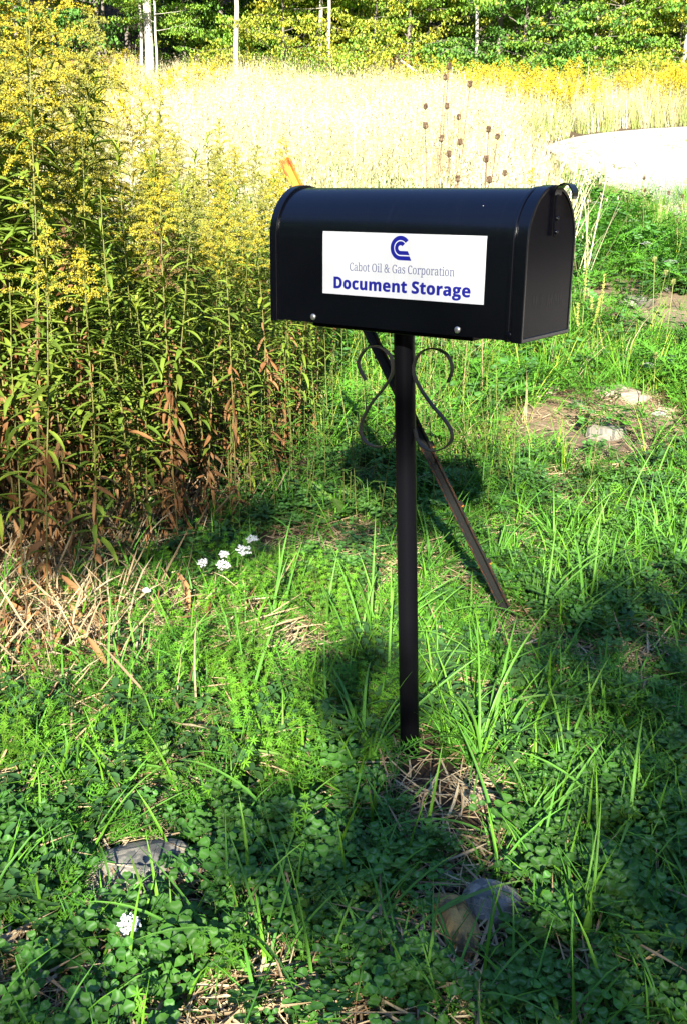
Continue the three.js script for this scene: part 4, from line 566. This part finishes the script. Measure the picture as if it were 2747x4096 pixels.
function cover(w, dens, grow = 0.16) { return () => { const [x, z, d] = w(); const open = sstep(0.53, 0.61, N(x, z, 4.2, 21)) * (d < 5 ? 0.8 : 0.4), p = dens(x, z, d) * (1 - clamp01(bareAt(x, z)) * 0.97) * (1 - open); if (R() > p) return null; return [x, z, 1 + grow * Math.max(0, d - 3)]; }; }
const NEAR = wedge(0.9, 5.2, 0.38, 0.5, 1);
R = rng(101);
const deadGround = (x, z) => inThicket(x, z) ? 0.25 : 1;
scatter('clover_cover', 'dark green clover leaves with pale marks covering the ground', 'clover', [clumpClover(), clumpClover(), clumpClover(), clumpClover()], M.cover, 2300, cover(NEAR, (x, z) => deadGround(x, z) * sstep(0.42, 0.6, N(x, z, 2.2, 1) + 0.12 * (x > -0.3) - 0.25 * (x < -0.2 && x > -1 && z < 0 && z > -0.9))), { s0: 0.5, s1: 1.35, tilt: 0.35, tint: (x, z) => mixc([0.8, 0.85, 0.9], [1.35, 1.15, 0.9], N(x, z, 6, 33)) });
scatter('bedstraw_cover', 'bright green whorled bedstraw carpeting the sunlit ground left of the post', 'bedstraw', [sprigBed(), sprigBed(), sprigBed()], M.cover, 720, cover(NEAR, (x, z) => deadGround(x, z) * clamp01((x < -0.08 && z < 0.12 && z > -1.3 ? 0.15 + 1.0 * sstep(0.4, 0.55, N(x, z, 3, 2)) : 0.10 * sstep(0.5, 0.6, N(x, z, 3, 2))))), { s0: 0.35, s1: 1.0, tilt: 0.5, tint: (x, z) => mixc([0.75, 0.85, 1], [1.15, 1.05, 0.9], N(x, z, 5, 31)) });
scatter('ferny_cover', 'feathery green leaves of wild carrot and yarrow among the clover', 'ferny weed', [sprigFern(), sprigFern(), sprigFern()], M.cover, 2500, cover(NEAR, (x, z) => deadGround(x, z) * sstep(0.38, 0.58, N(x, z, 2.6, 3))), { s0: 0.4, s1: 0.95, tilt: 0.45, tint: (x, z) => mixc([0.8, 0.9, 0.9], [1.4, 1.15, 0.9], N(x, z, 5, 35)) });
scatter('herb_cover', 'small dark oval leaved herb creeping between the clover', 'herb', [ovalHerb(), ovalHerb()], M.cover, 1000, cover(NEAR, (x, z) => deadGround(x, z) * sstep(0.5, 0.65, N(x, z, 2.4, 4) + (z > 0.2 && x < 0 ? 0.08 : 0))));
const gShort = [0, 1, 2].map(() => tuftShort(13, 0.05, 0.2, [C.grass, C.grass, C.clover, C.bed], 0.006, 0.5));
scatter('short_grass', 'short mixed grass blades through the ground cover', 'grass', gShort, M.grass, 2300, cover(NEAR, (x, z) => deadGround(x, z) * (0.35 + (x > 0 ? 0.4 : 0))));
scatter('straw_litter', 'dry tan straw and stalk litter lying on the soil', 'straw', [litter(), litter(), litter()], M.dry, 5000, (() => { const w = wedge(0.9, 5.5, 0.38, 0.5, 1); return () => { const [x, z, d] = w(); const p = 0.3 + (z < -1.8 ? -0.12 : 0.6) * clamp01(bareAt(x, z)) + (inThicket(x, z) ? 0.6 : 0) + (x < -0.6 && z < 0 ? 0.4 : 0) + 0.5 * Math.exp(-((x + 0.15) ** 2 + (z + 1.35) ** 2) / 0.12) + 0.5 * sstep(0.52, 0.65, N(x, z, 3, 6)) + 1.0 * sstep(0.53, 0.61, N(x, z, 4.2, 21)); return R() > p * (1 - 0.95 * Math.exp(-((x - 0.065) ** 2 / 0.008 + (z - 0.54) ** 2 / 0.01)) - 0.75 * Math.exp(-((x - 0.02) ** 2 / 0.01 + (z - 0.1) ** 2 / 0.02)) - 0.8 * Math.exp(-((x + 0.52) ** 2 / 0.008 + (z - 0.42) ** 2 / 0.006))) ? null : [x, z, 1]; }; })(), { lift: 0.012, tilt: 0.14 });
R = rng(111);
scatter('weed_cover', 'knee-high leafy weeds between the thicket and the post', 'weeds', [weedTall(), weedTall(), weedTall()], M.cover, 900, cover(wedge(3.4, 9, 0.36, 0.2), (x, z, d) => (inThicket(x, z) ? 0.5 : x < 0.35 + 0.05 * d ? 0.9 : 0.25 * sstep(0.5, 0.6, N(x, z, 1.2, 8))), 0.05));
// middle distance, right of the mailbox and up to the field
const gMid = [0, 1, 2].map(() => tuftShort(16, 0.12, 0.36, [C.grass, C.grass, C.grassY, C.bed], 0.006, 0.6)), gDry = [0, 1].map(() => tuftShort(14, 0.15, 0.42, [C.straw, C.strawHi, C.grassY], 0.005, 0.7));
scatter('meadow_grass', 'sunlit meadow grass behind the post', 'grass', gMid, M.grass, 5000, cover(wedge(4.2, 15, 0.38, 0.8, 0.6), (x, z, d) => (1 - 0.75 * roadMask(x, z)) * (inThicket(x, z) ? 0.3 : 0.9) * (0.4 + 0.6 * sstep(0.35, 0.55, N(x, z, 0.8, 9))), 0.03), { tint: (x, z) => mixc([1, 1, 1], [0.7, 0.8, 0.7], sstep(1.6, 2.6, x) * sstep(-5, -6.5, z)) });
scatter('dry_meadow_grass', 'dry straw coloured grass tufts behind the post', 'grass', gDry, M.dry, 3000, cover(wedge(4.4, 14, 0.38, 0.8, 0.6), (x, z, d) => (roadMask(x, z) > 0.4 ? 0 : 1) * clamp01((x < 1.1 + 0.06 * d ? 0.15 : 0.03) + 0.5 * sstep(0.5, 0.65, N(x, z, 1.1, 10)) * (x < 1.1 + 0.06 * d ? 1 : 0.1) + 0.9 * sstep(7, 10, d) * (x < 1.1 + 0.06 * d ? 1 : 0)), 0.04));
scatter('leafy_meadow_cover', 'broken green clover and herb cover right of the mailbox', 'ground cover', [clumpClover(), sprigFern(), ovalHerb()], M.cover, 4600, cover(wedge(4.6, 13, 0.38, 0.8, 0.5), (x, z, d) => (roadMask(x, z) > 0.5 ? 0 : 1) * (inThicket(x, z) ? 0.2 : (0.55 + 0.4 * (x > 1)) * (0.25 + 0.75 * sstep(0.4, 0.52, N(x, z, 1.0, 22)))), 0.14), { s0: 1.2, s1: 2.4, tilt: 0.3 });

// ------------------------------------------------------------------ the field: tall pale grass, yellow flower drifts on the far slope
R = rng(121);
function fieldTuft(cols, h0, h1, w) { const G = new GB(); for (let k = 0; k < 13; k++) { const c = jit(cols[Math.floor(R() * cols.length)], 0.15), a = U(0, 6.283), h = U(h0, h1), b = [U(-0.09, 0.09), -0.03, U(-0.09, 0.09)], t = G.leaf(b, a, U(1.2, 1.52), h, w * U(0.7, 1.3), { seg: 3, prof: (t) => t < 0.95 ? 1 - 0.55 * t : 0.3, droop: U(0, 0.35), twist: U(-1, 1), fold: 0.2, col: c }); if (R() < 0.7) for (let m = 0; m < 4; m++) G.leaf([t[0] + U(-0.01, 0.01), t[1] - U(0.0, 0.14), t[2] + U(-0.01, 0.01)], U(0, 6.283), U(0.5, 1.3), U(0.03, 0.06), 0.011, { seg: 2, prof: OVALQ, fold: 0, col: mixc(c, [0.6, 0.48, 0.3], 0.5) }); if (R() < 0.5) G.leaf([b[0], U(0.05, 0.3), b[2]], U(0, 6.283), U(0.7, 1.2), U(0.2, 0.35), 0.008, { seg: 3, prof: BLADE, droop: U(0.6, 1.4), col: jit(c, 0.2) }); } return G.geo(); }
const pale = [[0.72, 0.66, 0.50], [0.66, 0.61, 0.42], [0.56, 0.56, 0.30], [0.74, 0.70, 0.56], [0.50, 0.42, 0.26]], greeny = [[0.38, 0.44, 0.12], [0.30, 0.40, 0.10], [0.52, 0.50, 0.20]];
const fPale = [0, 1, 2].map(() => fieldTuft(pale, 0.45, 0.95, 0.0105)), fGreen = [0, 1].map(() => fieldTuft(greeny, 0.4, 0.85, 0.010));
const slopeRight = (x, d) => sstep(0, 1, (x - (2.6 - 0.16 * (d - 25) + 2.4 * (fbm(x * 0.3, d * 0.3) - 0.5))) / 2.6) * sstep(20, 25, d);
scatter('tall_pale_grass', 'tall bleached grass filling the sunlit field behind the mailbox', 'grass', fPale, M.dry, 10000, () => { const [x, z, d] = wedge(8.2, 40, 0.40, 1.5, 0.5)(); if (laneDist(x, z) < LANE_HALF + 0.25) return null; if (x > 1.1 + 0.09 * d && d < 24) return null; const p = (1 - 0.75 * slopeRight(x, d)) * lerp(1, 0.35, sstep(25, 34, d + 6 * (N(x, z, 0.3, 12) - 0.5))) * sstep(8, 11, d); return R() > p * (0.45 + 0.55 * sstep(0.36, 0.5, N(x, z, 0.9, 41))) ? null : [x, z, (0.95 + 0.004 * d) * (0.75 + 0.5 * N(x, z, 0.5, 42))]; }, { tint: (x, z) => mixc([0.86, 0.88, 0.72], [1.04, 1.02, 1.0], sstep(0.36, 0.56, N(x, z, 0.45, 43))) });
scatter('green_field_grass', 'greener grass toward the foot of the wood', 'grass', fGreen, M.grass, 4800, () => { const [x, z, d] = wedge(10, 41, 0.40, 1.5, 0)(); if (laneDist(x, z) < LANE_HALF + 0.1) return null; const p = clamp01(0.12 + 0.8 * sstep(25, 34, d) + 0.5 * slopeRight(x, d) * sstep(0.45, 0.6, N(x, z, 0.5, 13)) + 0.8 * Math.exp(-((laneDist(x, z) - LANE_HALF - 0.6) ** 2) / 0.5)); return R() > p ? null : [x, z, d < 24 && x > 2.4 ? 0.5 : 1]; });
function farGolden() { const G = new GB(); for (let s = 0; s < 4; s++) { const x = U(-0.12, 0.12), z = U(-0.12, 0.12), h = U(0.6, 0.95), l = U(-0.08, 0.08); G.tube([[x, -0.03, z], [x + l * 0.4, h * 0.5, z], [x + l, h, z]], 0.004, 0.003, 3, C.stemG); for (let k = 0; k < 22; k++) G.leaf([x + l * k / 22, h * (0.15 + 0.6 * k / 22), z], k * 2.4, U(0.1, 0.6), U(0.07, 0.12), 0.018, { seg: 2, prof: OVALQ, fold: 0.1, droop: 0.6, col: jit(C.goldLeafHi, 0.25) }); for (let k = 0; k < 42; k++) { const t = R(), q = 0.10 * (1 - t) + 0.02; G.fleck(x + l + U(-q, q), h * (0.8 + 0.28 * t) + U(-0.02, 0.02), z + U(-q, q), U(0.03, 0.05), jit(C.gold, 0.2), 0.7); } } return G.geo(); }
scatter('goldenrod_drift', 'drifts of yellow goldenrod across the far slope', 'goldenrod', [farGolden(), farGolden(), farGolden()], M.flower, 1700, () => { const [x, z, d] = wedge(15, 40, 0.40, 1.5, 0)(); if (laneDist(x, z) < LANE_HALF + 0.4) return null; const p = slopeRight(x, d) * sstep(0.44, 0.56, N(x * 0.5, z, 0.55, 14))  + 0.5 * (x < -4 ? sstep(10, 16, d) * sstep(0.45, 0.6, N(x, z, 0.5, 19)) : 0); return R() > p ? null : [x, z, 1]; });
scatter('russet_weeds', 'dry russet weeds high on the far slope', 'weeds', [0, 1].map(() => fieldTuft([[0.42, 0.26, 0.16], [0.5, 0.36, 0.22], [0.36, 0.3, 0.14]], 0.35, 0.7, 0.012)), M.dry, 1500, () => { const [x, z, d] = wedge(26, 40, 0.40, 1, 0)(); const p = slopeRight(x, d) * sstep(0.5, 0.62, N(x, z, 0.4, 16)) + 0.06; return R() > p ? null : [x, z, 1]; });
R = rng(127);
scatter('dead_stalks', 'broken brown stalks and straw at the left foot of the thicket', 'dead stalks', [0, 1, 2].map(() => { const G = new GB(); for (let k = 0; k < 9; k++) { const c = jit(mixc(C.dead, C.strawHi, R() * 0.8), 0.25); G.leaf([U(-0.04, 0.04), -0.01, U(-0.04, 0.04)], U(0, 6.283), U(0.2, 1.4), U(0.06, 0.24), U(0.002, 0.005), { seg: 4, prof: (t) => t < 0.95 ? 1 : 0.4, droop: U(-0.2, 1.2), curl: U(-0.8, 0.8), twist: U(-2, 2), fold: 0.3, col: c }); if (R() < 0.12) deadLeaf(G, [U(-0.05, 0.05), U(0.02, 0.12), U(-0.05, 0.05)], U(0, 6.283)); } return G.geo(); }), M.dry, 380, () => { const x = U(-1.45, -0.35), z = U(-1.9, 0.0); const p = inThicket(x, z) ? 0.7 : Math.exp(-((x + 1.05) ** 2 / 0.09 + (z + 0.6) ** 2 / 0.16)); return R() > p ? null : [x, z, 1]; });
scatter('lane_weeds', 'small weeds growing through the gravel lane', 'weeds', [tuftShort(10, 0.06, 0.2, [C.grass, C.grassY, C.straw], 0.008, 0.5)], M.grass, 460, () => { const k = Math.floor(U(20, 110)), p = LANE_PTS[k], o = R() < 0.5 ? U(-0.45, 0.45) : U(1.9, 2.7) * (R() < 0.5 ? -1 : 1); return vnoise(k * 0.35, o) < 0.35 ? null : [p.x + o, p.z + U(-0.5, 0.5), 1]; }, { lift: 0.05 });
// tan reed stalks at the upper left
R = rng(131);
{ const G = new GB(); for (let k = 0; k < 9; k++) { const b = [U(-0.35, 0.35), -0.05, U(-0.2, 0.2)], h = U(1.1, 1.7), l = U(-0.15, 0.15); const q = [b, [b[0] + l * 0.3, h * 0.6, b[2]], [b[0] + l, h * 0.95, b[2]], [b[0] + l * 1.6 + 0.04, h, b[2]], [b[0] + l * 2 + 0.1, h * 0.96, b[2]]]; G.tube(q, 0.011, 0.007, 4, [0.5, 0.30, 0.13]); for (let m = 0; m < 22; m++) { const c = along(q, U(0.72, 1)); G.fleck(c[0] + U(-0.02, 0.02), c[1] + U(-0.03, 0.03), c[2] + U(-0.02, 0.02), 0.05, jit([0.46, 0.27, 0.12], 0.2), 0.5); } for (let m = 0; m < 3; m++) G.leaf(along(q, U(0.2, 0.7)), U(0, 6.283), 0.9, 0.4, 0.02, { prof: BLADE, droop: 1.6, col: jit([0.55, 0.38, 0.18], 0.2) }); } const t = thing('reed_clump', 'clump of tan dry reeds before the dark gap at upper left', 'reeds'); part('stalks', G.geo(), M.stem, t, 'stuff'); const d = 26, x = pxx(205, d); t.position.set(x, H(x, CAM.z - d), CAM.z - d); }

// ------------------------------------------------------------------ trees behind the photographer whose crowns dapple the foreground
R = rng(141);
{
  const E = (x, z, cx, cz, rx, rz) => 1 - sstep(0.7, 1.15, Math.hypot((x - cx) / rx, (z - cz) / rz));
  // how much leaf stands between the sun and a spot of ground (x, z)
  const shade = (x, z) => {
    let s = sstep(-0.12, 0.18, z + 0.25 * (fbm(x * 1.5 + 3, z * 1.5) - 0.5));
    s = Math.max(s, 0.75 * E(x, z, 0.95, -0.55, 0.62, 0.75), 0.9 * E(x, z, -0.09, -0.38, 0.14, 0.3), 0.7 * E(x, z, -1.15, -1.65, 0.85, 0.62), 0.3 * E(x, z, -0.2, -1.75, 0.45, 0.3));
    s *= 1 - 0.5 * E(x, z, 0.07, 0.55, 0.13, 0.13); s *= 0.3 + 0.6 * sstep(0.40, 0.54, fbm(x * 4.2 + 9, z * 2.4 + 2));
    s *= 1 - 0.98 * E(x, z, -0.30, 0.62, 0.24, 0.32); s *= 1 - 0.98 * E(x, z, 0.17, 0.2, 0.14, 0.26); s *= 1 - 0.9 * E(x, z, 0.30, 0.72, 0.26, 0.2); s *= 1 - 0.9 * E(x, z, -0.60, 0.44, 0.22, 0.16); s *= 1 - 0.9 * E(x, z, -0.6, 0.14, 0.34, 0.22);
    return s;
  };
  const veil = (x, z) => 0.9 * E(x, z, 0, -2.3, 0.75, 0.62);
  const make = (o) => {
    const T = new GB(), L = new GB(), t = thing('shade_tree', o.label, 'tree'), cz = o.dist * SUN.z + o.gz, cy = o.dist * SUN.y, cx = o.gx + SUN.x * o.dist, tips = [];
    T.tube([[o.tx, -0.3, cz + o.back], [o.tx + 0.05, cy * 0.4, cz + o.back - 0.1], [lerp(o.tx, cx, 0.5), cy * 0.75, cz + o.back * 0.6], [cx, cy, cz]], o.r, 0.05, 10, BARK.grey);
    let made = 0, g = 0; while (made < o.n && g++ < o.n * 60) {
      const a = U(0, 6.283), b = Math.acos(U(-1, 1)), q = Math.cbrt(R()), x = cx + o.rx * q * Math.sin(b) * Math.cos(a), y = cy + o.ry * q * Math.cos(b), z = cz + o.rz * q * Math.sin(b) * Math.sin(a);
      const s = y / SUN.y, gx = x - SUN.x * s, gz = z - SUN.z * s;
      if (R() > o.map(gx, gz)) continue;
      L.leaf([x, y, z], U(0, 6.283), U(-1.3, 0.2), o.leaf * U(0.8, 1.25), o.leaf * 0.75, { seg: 2, prof: OVALQ, fold: 0.1, col: jit(LEAFC.mid, 0.2) }); made++;
      if (made % o.twig === 0) tips.push([x, y, z]);
    }
    for (const p of tips) { const b = [lerp(o.tx, cx, 0.75), cy * 0.86 + U(-0.4, 0.4), cz + o.back * 0.5]; T.tube([b, [lerp(b[0], p[0], 0.5), lerp(b[1], p[1], 0.5) + 0.1, lerp(b[2], p[2], 0.5)], p], 0.014, 0.004, 4, BARK.grey); }
    part('trunk', T.geo(), M.stem, t); part('crown', L.geo(), M.treeLeaf, t, 'stuff');
  };
  make({ label: 'low leafy tree standing behind the viewer, out of the picture', dist: 9.5, gx: -0.1, gz: 0.1, tx: 2.6, back: 0.9, r: 0.12, rx: 2.3, ry: 1.5, rz: 0.9, n: 9500, leaf: 0.075, twig: 130, map: (x, z) => (z < -2.3 ? 0 : shade(x, z)) });
  make({ label: 'tall thin-crowned tree far behind the viewer, out of the picture', dist: 36, gx: 0, gz: -2.3, tx: 3.2, back: 1.5, r: 0.2, rx: 1.2, ry: 0.7, rz: 0.6, n: 190, leaf: 0.10, twig: 60, map: veil });
  [[-4.7, 3.4, 0.5], [-5.6, 1.6, 0.52], [-5.3, 5.0, 0.55], [-6.8, 0.2, 0.5], [-6.6, 3.2, 0.6], [-3.9, 5.6, 0.45]].forEach(([x, z, sc], i) => { tree('deep', x, CAM.z - z, i * 2.2, sc, 'young tree close on the left of the viewer, out of the picture', 'young trees beside the viewer'); });
  // the wood that closes the view behind and beside the viewer
  [[-15, 9], [-18, 3], [-20, -4], [-13, 15], [-9, 20], [-5.5, 24], [-1, 27], [3.5, 25], [8, 21], [13, 17], [16.5, 11], [18, 4], [-22, -11], [20, -4], [-10, 12], [-12.5, 6.5], [-14.5, 0], [-16, -6], [-7, 16], [12, 12.5], [14, 7], [-11, 9.3], [-13.6, 3.3], [13, -1], [15, -6], [17.5, -10], [12, 3]].forEach(([x, z], i) => { tree('dark', x, CAM.z - z, i * 1.9, 0.62 + 0.05 * (i % 3), 'leafy tree of the wood around the viewer, out of the picture', 'trees around the viewer'); });
}
renderer.render(scene, camera);
